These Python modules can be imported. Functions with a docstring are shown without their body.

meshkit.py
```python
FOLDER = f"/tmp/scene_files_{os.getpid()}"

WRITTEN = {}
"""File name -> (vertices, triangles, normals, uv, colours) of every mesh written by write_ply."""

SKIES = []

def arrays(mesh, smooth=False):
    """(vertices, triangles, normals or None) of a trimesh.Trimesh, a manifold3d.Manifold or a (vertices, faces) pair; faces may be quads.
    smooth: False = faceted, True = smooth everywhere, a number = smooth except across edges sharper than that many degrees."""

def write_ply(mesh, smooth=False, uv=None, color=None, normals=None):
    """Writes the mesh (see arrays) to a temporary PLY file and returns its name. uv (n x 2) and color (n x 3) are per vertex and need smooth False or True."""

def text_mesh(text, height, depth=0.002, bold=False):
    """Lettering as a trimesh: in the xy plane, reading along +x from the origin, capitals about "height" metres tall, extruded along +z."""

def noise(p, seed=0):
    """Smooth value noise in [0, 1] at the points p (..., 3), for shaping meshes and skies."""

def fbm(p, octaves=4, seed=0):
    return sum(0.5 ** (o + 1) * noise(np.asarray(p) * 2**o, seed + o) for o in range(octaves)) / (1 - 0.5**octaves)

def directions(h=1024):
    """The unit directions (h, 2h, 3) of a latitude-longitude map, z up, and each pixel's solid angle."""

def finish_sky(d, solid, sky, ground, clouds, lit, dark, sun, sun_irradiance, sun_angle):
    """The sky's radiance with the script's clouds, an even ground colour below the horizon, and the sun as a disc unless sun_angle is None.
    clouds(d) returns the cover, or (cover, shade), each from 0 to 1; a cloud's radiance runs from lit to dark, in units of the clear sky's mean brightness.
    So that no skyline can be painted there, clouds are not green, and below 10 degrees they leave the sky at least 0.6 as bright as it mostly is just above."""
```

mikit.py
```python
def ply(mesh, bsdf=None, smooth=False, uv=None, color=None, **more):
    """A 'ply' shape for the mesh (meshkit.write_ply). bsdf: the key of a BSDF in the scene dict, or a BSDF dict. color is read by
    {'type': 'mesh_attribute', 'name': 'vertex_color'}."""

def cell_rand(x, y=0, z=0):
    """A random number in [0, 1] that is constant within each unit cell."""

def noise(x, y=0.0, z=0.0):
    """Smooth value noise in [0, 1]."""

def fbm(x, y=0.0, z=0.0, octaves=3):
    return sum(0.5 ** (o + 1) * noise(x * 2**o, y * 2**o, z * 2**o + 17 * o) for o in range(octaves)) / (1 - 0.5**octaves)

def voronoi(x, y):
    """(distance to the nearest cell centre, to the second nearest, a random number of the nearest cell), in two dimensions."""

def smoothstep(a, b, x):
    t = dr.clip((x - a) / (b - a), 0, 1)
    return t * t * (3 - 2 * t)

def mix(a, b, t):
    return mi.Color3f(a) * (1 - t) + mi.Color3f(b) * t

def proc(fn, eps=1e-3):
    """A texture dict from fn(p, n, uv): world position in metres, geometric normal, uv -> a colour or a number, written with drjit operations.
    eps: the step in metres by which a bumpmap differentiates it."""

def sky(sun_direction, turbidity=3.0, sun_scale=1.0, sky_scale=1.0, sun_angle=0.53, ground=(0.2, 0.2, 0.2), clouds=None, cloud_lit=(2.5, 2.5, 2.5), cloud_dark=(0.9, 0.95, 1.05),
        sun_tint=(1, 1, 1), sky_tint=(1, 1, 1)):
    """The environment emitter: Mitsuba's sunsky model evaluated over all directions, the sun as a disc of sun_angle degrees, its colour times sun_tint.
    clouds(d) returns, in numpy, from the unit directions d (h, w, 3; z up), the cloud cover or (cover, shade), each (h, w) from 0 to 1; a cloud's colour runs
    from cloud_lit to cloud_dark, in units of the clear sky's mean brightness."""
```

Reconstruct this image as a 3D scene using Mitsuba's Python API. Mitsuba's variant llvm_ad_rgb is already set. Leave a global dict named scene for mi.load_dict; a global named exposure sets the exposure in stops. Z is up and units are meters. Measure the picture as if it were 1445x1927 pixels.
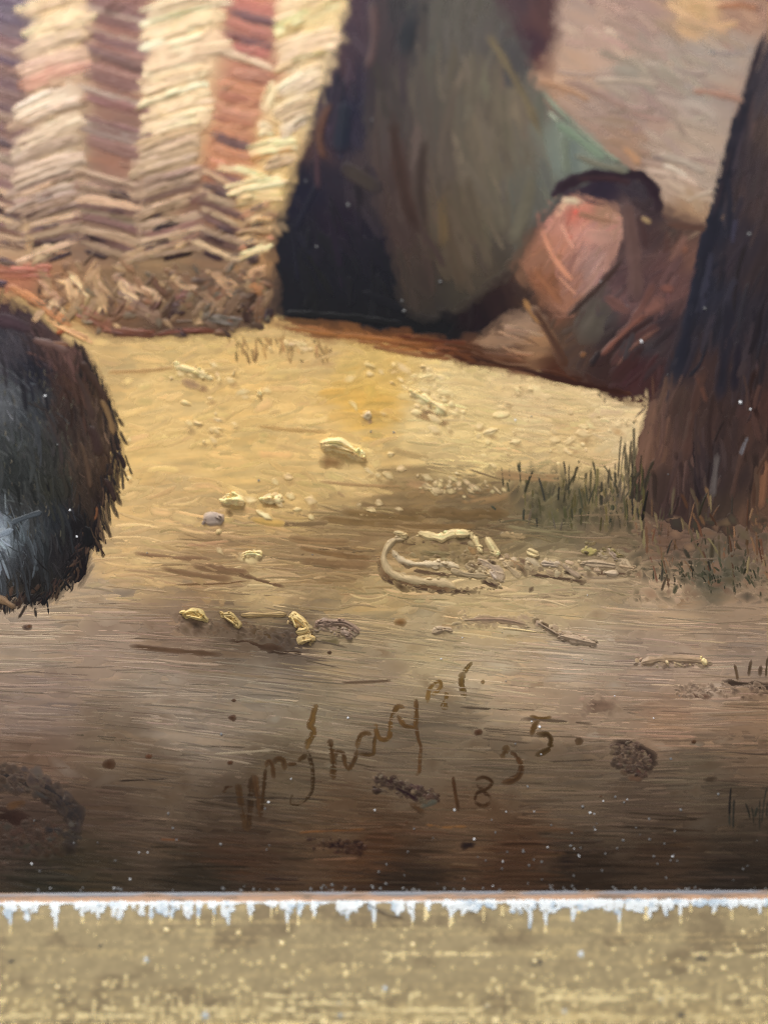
"""Close-up of the lower part of an old oil painting on panel and of the gilt frame under it."""
import math, random
import numpy as np, trimesh, shapely
import drjit as dr
import mitsuba as mi
import mikit, meshkit
from scipy.ndimage import map_coordinates, gaussian_filter, distance_transform_edt

T = mi.ScalarTransform4f
rng = np.random.default_rng(7)
scene, labels = {}, {}

# ------------------------------------------------------------------ camera, light, exposure
UNIT = 0.2e-3                 # one survey unit on the panel = 0.2 mm
DIST, TILT = 0.60, math.radians(10.0)
EYE = np.array([0.0, -DIST * math.cos(TILT), -DIST * math.sin(TILT)])
FOCUS_V = 1190.0
scene['camera'] = {'type': 'thinlens', 'fov': 2 * math.degrees(math.atan(722.5 * UNIT / DIST)), 'fov_axis': 'x',
                   'aperture_radius': 0.0205, 'focus_distance': DIST + (963.5 - FOCUS_V) * UNIT * math.sin(TILT) * 1.0,
                   'near_clip': 0.05, 'far_clip': 30.0,
                   'to_world': T().look_at(origin=EYE.tolist(), target=[0, 0, 0], up=[0, 0, 1])}
scene['room_light'] = {'type': 'constant', 'radiance': {'type': 'rgb', 'value': [0.34, 0.335, 0.33]}}
exposure = 0.0
LAMP = dict(pos=(-0.45, -0.75, 1.25), size=(0.42, 0.22), power=24.0)

# ------------------------------------------------------------------ helpers
FWD = np.array([0, math.cos(TILT), math.sin(TILT)]); UPV = np.array([0, -math.sin(TILT), math.cos(TILT)])


def lin(c):
    c = np.asarray(c, float) / 255.0
    return np.where(c <= 0.04045, c / 12.92, ((c + 0.055) / 1.055) ** 2.4)


def pigment(c):
    """Albedo of a paint that looks like the sRGB colour c under the varnish gloss."""
    return np.maximum(1.12 * lin(c) - 0.009, np.array([0.0028, 0.0028, 0.0045]))


def on_panel(u, v, y=0.0):
    """Metres on the plane y of the panel for the measured position (u to the right, v down)."""
    u, v = np.broadcast_arrays(np.asarray(u, float), np.asarray(v, float))
    sx, sy = (u - 722.5) * UNIT / DIST, (963.5 - v) * UNIT / DIST
    dy = FWD[1] + sy * UPV[1]
    t = (y - EYE[1]) / dy
    return np.stack([t * sx, np.broadcast_to(np.asarray(y, float), t.shape), EYE[2] + t * (FWD[2] + sy * UPV[2])], -1)


def add(key, mesh, bsdf, smooth=True, color=None, uv=None, label=None, kind=None, category=None, group=None):
    scene[key] = mikit.ply(mesh, bsdf, smooth=smooth, color=color, uv=uv)
    d = {k: x for k, x in dict(label=label, kind=kind, category=category, group=group).items() if x}
    if d:
        labels[key] = d


def number(name, i):
    return name if i == 0 else f'{name}_{i:03d}'


# ------------------------------------------------------------------ pigments: soft colour fields of each painted area
AREAS = {}


def area(name, pts, soft=55, angle=0.0, streak=(0.10, 70, 5), cell=(0.08, 60, 14), warp=16, mottle=0.10, rough=0.52):
    """pts: (u, v, r, g, b) of the pigment, varnish sheen near the top painted in; a soft blend between them, broken up by brush streaks."""
    pts = np.array(pts, float)
    P = on_panel(pts[:, 0], pts[:, 1])[:, [0, 2]] / UNIT
    C = pigment(pts[:, 2:5])
    s2 = float(soft) ** 2
    ca, sa = math.cos(math.radians(angle)), math.sin(math.radians(angle))

    def np_field(u, v):
        q = on_panel(u, v)[..., [0, 2]] / UNIT
        d2 = ((q[..., None, :] - P) ** 2).sum(-1) + s2
        w = d2 ** -2.5
        return (w[..., None] * C).sum(-2) / w.sum(-1)[..., None]

    def fn(p, n, uv):
        x, z = p.x / UNIT, p.z / UNIT
        a, b = x * ca - z * sa, x * sa + z * ca
        n1 = mikit.noise(a / streak[1], b / streak[2], 3.3)
        n2 = mikit.noise(a / (streak[1] * 2.3), b / (streak[2] * 2.6), 9.1)
        n3 = mikit.fbm(a / 42.0, b / 30.0, 1.7, octaves=3)
        f, s, which = mikit.voronoi(a / cell[1] + 0.8 * n2, b / cell[2] + 0.5 * n1)
        xx = x + warp * 2.2 * (n3 - 0.5) + warp * (n2 - 0.5) * ca
        zz = z + warp * 2.0 * (n2 - 0.5) + warp * 0.7 * (n1 - 0.5)
        col, tot = mi.Color3f(0), mi.Float(0)
        for (px, pz), c in zip(P, C):
            d2 = dr.square(xx - float(px)) + dr.square(zz - float(pz)) + s2
            w = dr.rcp(d2 * d2 * dr.sqrt(d2)) * (s2 ** 2.5)
            col += mi.Color3f([float(k) for k in c]) * w
            tot += w
        col = col / tot
        k = 1 + streak[0] * 2 * (n1 - 0.5) + streak[0] * 1.6 * (n2 - 0.5) + cell[0] * 2 * (which - 0.5) + mottle * 2 * (n3 - 0.5)
        warm = 0.05 * (which - 0.5) + 0.05 * (n2 - 0.5)
        return mi.Color3f(col.x * k * (1 + warm), col.y * k, col.z * k * (1 - 1.6 * warm))

    scene['paint_' + name] = {'type': 'twosided', 'bsdf': {'type': 'principled', 'base_color': mikit.proc(fn), 'roughness': rough, 'specular': 0.18}}
    AREAS[name] = dict(np=np_field, bsdf='paint_' + name, angle=angle)


GROUND = [
    (-60, 660, 150, 120, 80), (200, 665, 182, 152, 104), (350, 670, 190, 160, 106), (300, 760, 203, 170, 114), (480, 720, 200, 166, 108), (690, 735, 210, 168, 90),
    (690, 690, 196, 164, 100), (600, 650, 186, 156, 106), (560, 800, 204, 170, 112), (820, 760, 206, 180, 128), (1000, 760, 212, 184, 136), (1180, 800, 214, 188, 144), (250, 850, 205, 171, 112), (450, 850, 203, 169, 110),
    (650, 890, 200, 170, 116), (900, 820, 214, 186, 130), (1080, 840, 206, 176, 126), (300, 950, 203, 167, 112), (550, 930, 190, 158, 104),
    (640, 985, 146, 118, 80), (760, 965, 140, 112, 74), (900, 965, 118, 96, 66), (1050, 960, 104, 92, 66), (250, 1050, 197, 162, 112), (400, 1060, 165, 132, 92), (560, 1050, 152, 122, 84), (660, 1050, 140, 110, 74),
    (500, 1115, 186, 156, 110), (700, 1125, 182, 152, 104), (900, 1140, 190, 162, 116), (1060, 1120, 182, 156, 116), (1250, 1130, 178, 149, 117), (1400, 1140, 158, 130, 103),
    (1150, 1020, 120, 100, 74), (1260, 1000, 104, 80, 64), (1400, 1000, 106, 84, 68), (1350, 1080, 98, 88, 70), (1150, 1080, 160, 136, 104),
    (150, 1125, 168, 143, 114), (40, 1180, 152, 130, 106), (200, 1210, 140, 117, 96), (330, 1200, 118, 95, 74), (450, 1195, 102, 80, 58), (540, 1205, 86, 68, 52), (650, 1215, 150, 125, 90),
    (300, 1285, 134, 115, 95), (500, 1290, 138, 118, 94), (700, 1280, 150, 125, 94), (820, 1220, 176, 150, 108), (900, 1270, 178, 152, 116), (1100, 1240, 178, 152, 122), (1220, 1260, 158, 131, 106),
    (1320, 1290, 172, 141, 112), (1420, 1240, 146, 120, 96), (60, 1330, 124, 103, 87), (350, 1370, 130, 112, 92), (600, 1350, 132, 114, 91), (850, 1360, 114, 96, 76),
    (980, 1310, 164, 137, 110), (1130, 1330, 146, 120, 98), (1260, 1350, 148, 116, 92), (1420, 1350, 138, 108, 84), (60, 1430, 104, 80, 64), (230, 1400, 112, 92, 74), (300, 1450, 92, 74, 58), (550, 1450, 92, 75, 57),
    (750, 1420, 102, 84, 66), (950, 1440, 98, 80, 62), (1100, 1460, 98, 80, 63), (1300, 1450, 94, 78, 62), (1430, 1430, 106, 84, 66),
    (200, 1530, 76, 58, 46), (450, 1540, 72, 56, 43), (650, 1540, 86, 64, 46), (900, 1545, 92, 68, 49), (1200, 1520, 82, 65, 52), (1400, 1515, 72, 58, 46),
    (60, 1560, 66, 50, 42), (150, 1625, 56, 48, 38), (450, 1610, 60, 43, 33), (700, 1600, 70, 48, 34), (950, 1600, 66, 46, 34), (1250, 1605, 58, 45, 36), (1420, 1600, 52, 43, 36),
    (100, 1670, 42, 40, 34), (400, 1670, 42, 37, 31), (750, 1665, 44, 35, 29), (1100, 1662, 44, 35, 29), (1400, 1660, 40, 34, 30)]
def regrade(g):
    u, v, r, gg, b = g
    d = (15, 13, 10) if v < 950 and u < 900 else (6, 5, 4) if v < 950 else (2, 4, 7) if v < 1150 else (16, 17, 20) if v < 1400 and u < 420 else (2, 7, 14) if v < 1300 else (6, 8, 9) if v < 1580 else (7, 6, 5)
    if abs(u - 690) < 30 and v == 735:
        d = (4, 2, 0)
    return (u, v, r + d[0], gg + d[1], b + d[2])


GROUND = [regrade(g) for g in GROUND]
area('sunlit', [g for g in GROUND if g[1] < 1240], soft=38, angle=-4, streak=(0.10, 55, 5), cell=(0.07, 46, 12), warp=24, mottle=0.22)
area('shaded', [g for g in GROUND if g[1] > 1030], soft=42, angle=3, streak=(0.17, 120, 4.0), cell=(0.07, 60, 11), warp=18, mottle=0.20)
area('wall', [(1080, 40, 168, 142, 128), (1200, 30, 160, 132, 122), (1310, 10, 192, 156, 118), (1400, 15, 160, 126, 108), (1140, 90, 178, 150, 134), (1250, 130, 158, 142, 130), (1350, 110, 158, 144, 134),
              (1070, 120, 176, 146, 126), (1180, 150, 152, 138, 126), (1320, 190, 164, 150, 138), (1020, 150, 166, 130, 106), (1150, 200, 152, 128, 116), (1230, 220, 158, 134, 124), (1350, 170, 160, 132, 118),
              (1190, 260, 160, 128, 108), (1250, 280, 168, 146, 130), (1320, 300, 168, 148, 134), (1270, 340, 178, 154, 136), (1210, 310, 136, 112, 98), (1300, 390, 170, 136, 106), (1340, 360, 166, 146, 130), (1280, 415, 120, 92, 76)],
     soft=34, angle=22, streak=(0.07, 90, 9), cell=(0.05, 90, 24), warp=26, mottle=0.07)
area('bank', [(560, 610, 128, 88, 56), (640, 625, 134, 88, 52), (760, 640, 128, 80, 46), (860, 655, 100, 60, 40), (930, 640, 140, 110, 88), (980, 610, 146, 118, 98), (1010, 650, 150, 112, 82),
              (950, 690, 96, 62, 44), (900, 672, 66, 40, 30), (1050, 700, 74, 44, 34), (1140, 735, 62, 38, 32), (1200, 755, 84, 54, 42), (1070, 660, 84, 60, 48)], soft=26, angle=-10, warp=14, streak=(0.12, 60, 5))
area('coat', [(p[0], p[1], p[2] + 4, p[3] + 5, p[4] + 7) for p in [(760, 40, 46, 44, 46), (850, 30, 80, 74, 66), (910, 60, 78, 72, 66), (960, 120, 70, 66, 64), (730, 200, 60, 52, 48), (800, 180, 76, 68, 60), (880, 160, 92, 82, 68), (960, 210, 98, 86, 70),
              (1030, 200, 98, 90, 80), (740, 320, 62, 48, 44), (820, 300, 78, 66, 58), (900, 300, 98, 86, 70), (980, 300, 94, 84, 70), (1050, 240, 110, 116, 104), (1070, 290, 106, 112, 102), (1120, 280, 116, 122, 108), (1150, 318, 104, 106, 94),
              (760, 420, 58, 44, 40), (840, 400, 82, 68, 54), (920, 420, 86, 76, 60), (1000, 370, 86, 82, 74), (1030, 350, 90, 90, 80), (960, 450, 78, 68, 58), (800, 500, 56, 44, 38), (860, 500, 72, 60, 46), (920, 500, 66, 56, 46),
              (800, 560, 50, 42, 36), (860, 560, 60, 52, 42), (820, 600, 46, 40, 36), (700, 60, 58, 46, 48), (690, 150, 50, 42, 44)]], soft=36, angle=86, streak=(0.07, 110, 14), cell=(0.05, 120, 30), warp=20, mottle=0.06)  # coat pigment with a grey haze lift added to every colour
area('fold', [(p[0], p[1], p[2] - 3, p[3] - 2, p[4] + 5) for p in [(660, 30, 72, 56, 58), (690, 90, 66, 52, 54), (640, 130, 70, 52, 52), (620, 220, 62, 46, 48), (640, 200, 34, 36, 46), (660, 150, 48, 42, 48), (600, 280, 70, 50, 44), (640, 260, 32, 34, 44), (680, 300, 62, 52, 48), (620, 330, 42, 36, 40),
              (700, 380, 52, 44, 42), (570, 360, 30, 28, 36), (560, 450, 24, 23, 30), (640, 420, 36, 28, 34), (700, 450, 32, 25, 32), (560, 540, 21, 20, 27), (640, 520, 27, 22, 28), (720, 520, 24, 21, 28), (600, 590, 26, 21, 25), (720, 590, 20, 18, 25), (800, 625, 24, 20, 24)]],
     soft=32, angle=80, streak=(0.10, 80, 10), cell=(0.08, 80, 22), warp=18, mottle=0.10)
area('recess', [(960, 20, 74, 58, 62), (1030, 30, 82, 58, 58), (1000, 90, 64, 46, 54), (1020, 125, 96, 66, 62), (880, 600, 34, 26, 30), (940, 560, 40, 30, 32), (970, 540, 56, 42, 40), (860, 630, 30, 22, 26), (1000, 570, 62, 46, 40)], soft=24, angle=75, warp=14)
area('bundle', [(p[0], p[1], p[2] * 0.93, p[3] * 0.97, p[4] * 1.02) for p in [(1070, 345, 62, 48, 54), (1130, 345, 50, 40, 50), (1200, 350, 62, 52, 56), (1225, 400, 62, 48, 50), (1190, 410, 100, 76, 70), (1195, 480, 92, 68, 64), (1230, 440, 74, 54, 52), (1290, 460, 112, 78, 66), (1260, 430, 80, 62, 56), (1300, 430, 98, 72, 62),
                (1240, 520, 94, 66, 62), (1265, 545, 104, 72, 66), (1200, 540, 80, 58, 58), (1180, 570, 108, 78, 74), (1000, 520, 110, 78, 60), (1030, 560, 126, 84, 62), (1050, 590, 108, 72, 56), (1060, 630, 90, 66, 52), (1100, 600, 84, 72, 64), (1130, 600, 78, 68, 64),
                (1080, 660, 84, 62, 52), (1150, 640, 62, 48, 46), (1200, 610, 74, 52, 50), (1210, 640, 66, 56, 56), (1250, 600, 58, 46, 48), (1140, 690, 64, 44, 40), (1200, 700, 68, 42, 42), (1230, 720, 66, 44, 42), (1010, 600, 70, 50, 42), (980, 560, 56, 42, 38)]],
     soft=22, angle=-45, streak=(0.12, 50, 6), warp=14)
area('cloth', [(1075, 385, 196, 168, 142), (1060, 420, 176, 124, 108), (1090, 400, 176, 122, 104), (1100, 440, 186, 132, 118), (1130, 410, 156, 118, 96), (1150, 440, 166, 126, 112), (1120, 490, 162, 124, 114), (1050, 470, 172, 118, 98), (1080, 520, 150, 106, 92), (1110, 530, 152, 118, 108),
               (1020, 480, 142, 100, 80), (1030, 530, 128, 84, 62), (1070, 560, 142, 100, 82), (1160, 480, 150, 112, 100), (1083, 398, 200, 92, 80)], soft=18, angle=-50, streak=(0.08, 60, 5), warp=12, mottle=0.06)
area('trunk', [(1420, 150, 62, 56, 62), (1400, 250, 52, 46, 52), (1440, 250, 78, 64, 60), (1360, 330, 44, 42, 52), (1400, 350, 62, 52, 54), (1440, 380, 66, 54, 54), (1340, 430, 42, 42, 52), (1390, 470, 52, 46, 52), (1440, 500, 52, 44, 46),
               (1310, 550, 44, 44, 54), (1360, 600, 46, 44, 52), (1420, 620, 46, 42, 48), (1280, 680, 42, 42, 50), (1330, 700, 66, 50, 48), (1400, 720, 52, 44, 46), (1440, 760, 70, 50, 46), (1235, 760, 100, 76, 66), (1280, 780, 68, 52, 48), (1350, 800, 62, 48, 46), (1420, 840, 66, 50, 46),
               (1220, 850, 106, 78, 64), (1260, 860, 80, 60, 54), (1330, 880, 52, 44, 46), (1400, 900, 60, 48, 46), (1440, 900, 90, 66, 54), (1210, 930, 66, 54, 48), (1270, 940, 62, 48, 46), (1350, 960, 66, 54, 48), (1430, 970, 92, 70, 58)],
     soft=30, angle=-74, streak=(0.16, 70, 6), cell=(0.12, 70, 12), warp=16, mottle=0.14)
def add_haze(u, v, c):  # haze of the varnish sheen, mixed into the basket colours, strongest at the top
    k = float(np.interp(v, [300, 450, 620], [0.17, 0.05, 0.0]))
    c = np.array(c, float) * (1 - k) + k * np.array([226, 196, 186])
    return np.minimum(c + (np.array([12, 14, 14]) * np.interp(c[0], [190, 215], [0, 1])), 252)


area('basket', [(p[0], p[1], *add_haze(*p[:2], p[2:])) for p in [(10, 20, 86, 76, 92), (30, 60, 92, 76, 84), (110, 20, 206, 172, 124), (110, 60, 214, 184, 134), (110, 110, 190, 154, 120), (10, 110, 122, 92, 86), (10, 170, 104, 78, 76), (100, 160, 184, 150, 118), (100, 220, 170, 144, 108), (100, 300, 164, 140, 106),
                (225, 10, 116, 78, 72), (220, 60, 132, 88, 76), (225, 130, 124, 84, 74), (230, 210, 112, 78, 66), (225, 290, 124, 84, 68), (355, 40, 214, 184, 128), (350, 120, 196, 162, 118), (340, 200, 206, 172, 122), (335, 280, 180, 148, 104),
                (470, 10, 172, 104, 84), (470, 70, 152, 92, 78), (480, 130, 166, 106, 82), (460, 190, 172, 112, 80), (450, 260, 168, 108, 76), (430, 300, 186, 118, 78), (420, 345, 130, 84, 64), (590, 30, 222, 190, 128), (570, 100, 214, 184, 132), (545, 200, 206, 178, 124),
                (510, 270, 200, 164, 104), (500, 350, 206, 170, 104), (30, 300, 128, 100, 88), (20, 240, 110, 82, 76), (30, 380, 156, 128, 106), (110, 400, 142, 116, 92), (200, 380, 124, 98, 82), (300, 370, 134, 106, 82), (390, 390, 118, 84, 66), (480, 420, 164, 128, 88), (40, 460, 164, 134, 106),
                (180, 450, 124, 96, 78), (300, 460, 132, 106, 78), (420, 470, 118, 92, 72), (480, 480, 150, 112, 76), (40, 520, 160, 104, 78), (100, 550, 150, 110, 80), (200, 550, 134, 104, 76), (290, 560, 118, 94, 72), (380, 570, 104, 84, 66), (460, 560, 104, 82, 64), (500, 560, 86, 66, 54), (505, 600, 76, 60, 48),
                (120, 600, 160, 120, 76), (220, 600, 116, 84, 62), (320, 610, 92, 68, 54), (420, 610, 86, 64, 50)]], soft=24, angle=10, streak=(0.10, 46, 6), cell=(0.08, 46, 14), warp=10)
area('dog', [(20, 570, 62, 46, 50), (80, 620, 66, 50, 50), (20, 640, 60, 56, 62), (120, 660, 80, 58, 54), (60, 700, 34, 34, 42), (140, 720, 62, 44, 38), (190, 740, 70, 54, 42), (10, 760, 84, 86, 90), (60, 770, 56, 58, 62), (120, 780, 52, 42, 40), (170, 800, 58, 46, 42),
             (205, 800, 80, 64, 52), (40, 830, 58, 60, 60), (100, 850, 48, 48, 46), (160, 850, 70, 56, 48), (205, 870, 66, 50, 40), (30, 900, 44, 46, 46), (100, 920, 46, 46, 42), (165, 930, 56, 46, 40), (190, 930, 44, 34, 32), (40, 950, 52, 52, 52), (110, 970, 40, 42, 46), (150, 990, 28, 26, 28),
             (4, 1008, 140, 150, 160), (30, 1000, 84, 90, 96), (60, 1020, 52, 55, 58), (60, 1045, 46, 46, 48), (8, 1060, 60, 62, 66), (110, 1040, 38, 36, 38), (150, 1060, 30, 26, 28), (60, 1090, 34, 32, 32), (20, 1110, 52, 48, 44), (100, 1110, 40, 38, 36)], soft=22, angle=-70, streak=(0.16, 34, 4), cell=(0.12, 36, 9), warp=12, mottle=0.16)

REGIONS = [
    ('shaded', None),
    ('sunlit', [(-300, 500), (-300, 1150), (0, 1150), (160, 1120), (330, 1112), (520, 1140), (700, 1160), (950, 1168), (1200, 1130), (1445, 1140), (1800, 1140), (1800, 500)]),
    ('wall', [(900, -300), (1800, -300), (1800, 470), (1250, 440), (1160, 420), (1040, 260), (980, 100)]),
    ('bank', [(490, 606), (560, 590), (840, 600), (960, 560), (1060, 600), (1250, 640), (1240, 772), (1185, 757), (1090, 727), (960, 702), (850, 680), (700, 650), (560, 628)]),
    ('recess', [(905, -300), (1075, -300), (1050, 20), (1042, 90), (1030, 124), (1005, 134), (960, 50), (920, -20)]),
    ('recess', [(830, 640), (760, 560), (880, 540), (925, 470), (1020, 450), (1030, 560), (1018, 592), (960, 595), (900, 632), (862, 642)]),
    ('bundle', [(960, 500), (1000, 430), (1045, 365), (1100, 332), (1160, 318), (1215, 330), (1242, 362), (1246, 402), (1330, 418), (1400, 500), (1310, 660), (1240, 764), (1140, 738), (1065, 700), (1040, 640), (1010, 590), (985, 560)]),
    ('fold', [(640, -300), (760, -300), (740, 0), (705, 120), (695, 220), (722, 360), (748, 470), (770, 570), (850, 600), (852, 640), (800, 636), (700, 622), (505, 590), (505, 480), (525, 390), (562, 290), (600, 150), (640, 0)]),
    ('coat', [(708, -300), (900, -300), (932, 0), (965, 50), (1006, 134), (1040, 190), (1090, 235), (1150, 285), (1196, 322), (1150, 326), (1095, 335), (1058, 360), (1040, 392), (1004, 425), (975, 485), (945, 528), (890, 565), (850, 592), (800, 606), (756, 580), (735, 480), (702, 340), (690, 210), (700, 100)]),
    ('cloth', [(1050, 384), (1078, 370), (1124, 374), (1174, 400), (1174, 440), (1166, 482), (1108, 548), (1062, 596), (1044, 580), (1000, 532), (984, 500), (1014, 428)]),
    ('trunk', [(1800, -300), (1560, -300), (1446, 60), (1404, 160), (1368, 280), (1335, 420), (1300, 540), (1270, 650), (1240, 740), (1210, 790), (1196, 860), (1182, 945), (1240, 985), (1320, 1000), (1460, 1010), (1800, 1010)]),
    ('basket', [(-300, -300), (655, -300), (648, 0), (636, 60), (612, 130), (588, 210), (565, 285), (540, 350), (516, 420), (510, 470), (522, 540), (520, 590), (496, 614), (420, 630), (300, 636), (180, 634), (110, 600), (40, 560), (-300, 500)]),
    ('dog', [(-300, 480), (0, 556), (50, 580), (110, 630), (160, 660), (190, 710), (210, 755), (222, 810), (232, 865), (228, 880), (214, 885), (216, 940), (205, 945), (192, 975), (186, 1010), (172, 1045), (160, 1080), (128, 1112), (80, 1134), (0, 1142), (-300, 1150)]),
]
INFO = {'shaded': ('shaded_ground', 'dim brown streaky ground along the bottom of the picture'), 'sunlit': ('sunlit_ground', 'bright yellow ochre sandy ground in thick paint'), 'wall': ('far_ground', 'pale greyish pink ground at upper right'),
        'bank': ('ground_shadow', 'reddish brown cast shadow along the edge of the bright ground'), 'recess': ('dark_recess', 'dark purple brown gap'), 'bundle': ('brown_bundle', 'brown bundle with straps beside the tree trunk'),
        'fold': ('shadowed_cloak', 'almost black blue folds beside the basket'), 'coat': ('olive_coat', 'olive grey hanging coat with a pale green edge'), 'cloth': ('pink_cloth', 'pink cloth patch in the bundle'),
        'trunk': ('tree_trunk', 'dark leaning tree trunk at the right edge'), 'basket': ('wicker_basket', 'wicker basket in cream and red brown weave'), 'dog': ('black_dog', 'black shaggy dog with a bluish white patch at the left edge')}

# ------------------------------------------------------------------ relief of the paint
STEP = 2.0
gu, gv = np.arange(-100, 1546, STEP), np.arange(-100, 1697, STEP)
GU, GV = np.meshgrid(gu, gv)


def fb(u, v, su, sv, seed, o=3):
    return meshkit.fbm(np.stack([u / su, v / sv, np.full_like(u, seed * 7.31)], -1), o, seed) - 0.5


def rot(u, v, deg):
    c, s = math.cos(math.radians(deg)), math.sin(math.radians(deg))
    return u * c + v * s, -u * s + v * c


j1, j2 = fb(GU, GV, 26, 26, 1), fb(GU, GV, 26, 26, 2)
lab = np.zeros(GU.shape, int)
SHARP = {'basket': 12, 'coat': 9, 'fold': 14, 'dog': 16, 'sunlit': 50, 'cloth': 10, 'trunk': 5}
for k, (name, poly) in enumerate(REGIONS):
    if poly:
        a = SHARP.get(name, 14)
        pg = shapely.Polygon(poly)
        shapely.prepare(pg)
        lab[shapely.contains_xy(pg, GU + a * 1.6 * j1, GV + a * 1.6 * j2)] = k
ANG = {'shaded': 3, 'sunlit': -4, 'wall': 24, 'bank': 8, 'recess': 70, 'bundle': -45, 'fold': 80, 'coat': 84, 'cloth': 50, 'trunk': -72, 'basket': -12, 'dog': 70}
AMP = {'shaded': (0.065, 0.06), 'sunlit': (0.05, 0.20), 'wall': (0.05, 0.09), 'bank': (0.04, 0.06), 'coat': (0.012, 0.035), 'fold': (0.012, 0.03), 'trunk': (0.025, 0.05), 'basket': (0.06, 0.10), 'dog': (0.03, 0.05), 'cloth': (0.04, 0.05)}
H = np.zeros(GU.shape)
for name in {r[0] for r in REGIONS}:
    m = np.isin(lab, [k for k, r in enumerate(REGIONS) if r[0] == name])
    m &= True
    a, b = rot(GU[m], GV[m], ANG[name])
    a = a + 30 * fb(GU[m], GV[m], 160, 120, 5)
    b = b + 22 * fb(GU[m], GV[m], 150, 110, 6)
    g, l = AMP.get(name, (0.05, 0.06))
    H[m] = g * (2.0 * fb(a, b, 90, 5.5, 3, 2) + 1.2 * fb(a, b, 160, 13, 4, 2)) + l * (1.6 * fb(a, b, 34, 20, 8, 3) + 0.6 * fb(a, b, 12, 7, 9, 2))
H = 0.4 * H + 0.6 * gaussian_filter(H, 0.7)      # mm


def relief(u, v):
    q = np.stack([(np.asarray(v, float) - gv[0]) / STEP, (np.asarray(u, float) - gu[0]) / STEP])
    return map_coordinates(H, q.reshape(2, -1), order=1, mode='nearest').reshape(q.shape[1:])


def to_world(u, v, h):
    """A point of the paint layer, h mm proud of the panel."""
    p = on_panel(u, v)
    p[..., 1] -= np.asarray(h) * 1e-3
    return p


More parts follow.
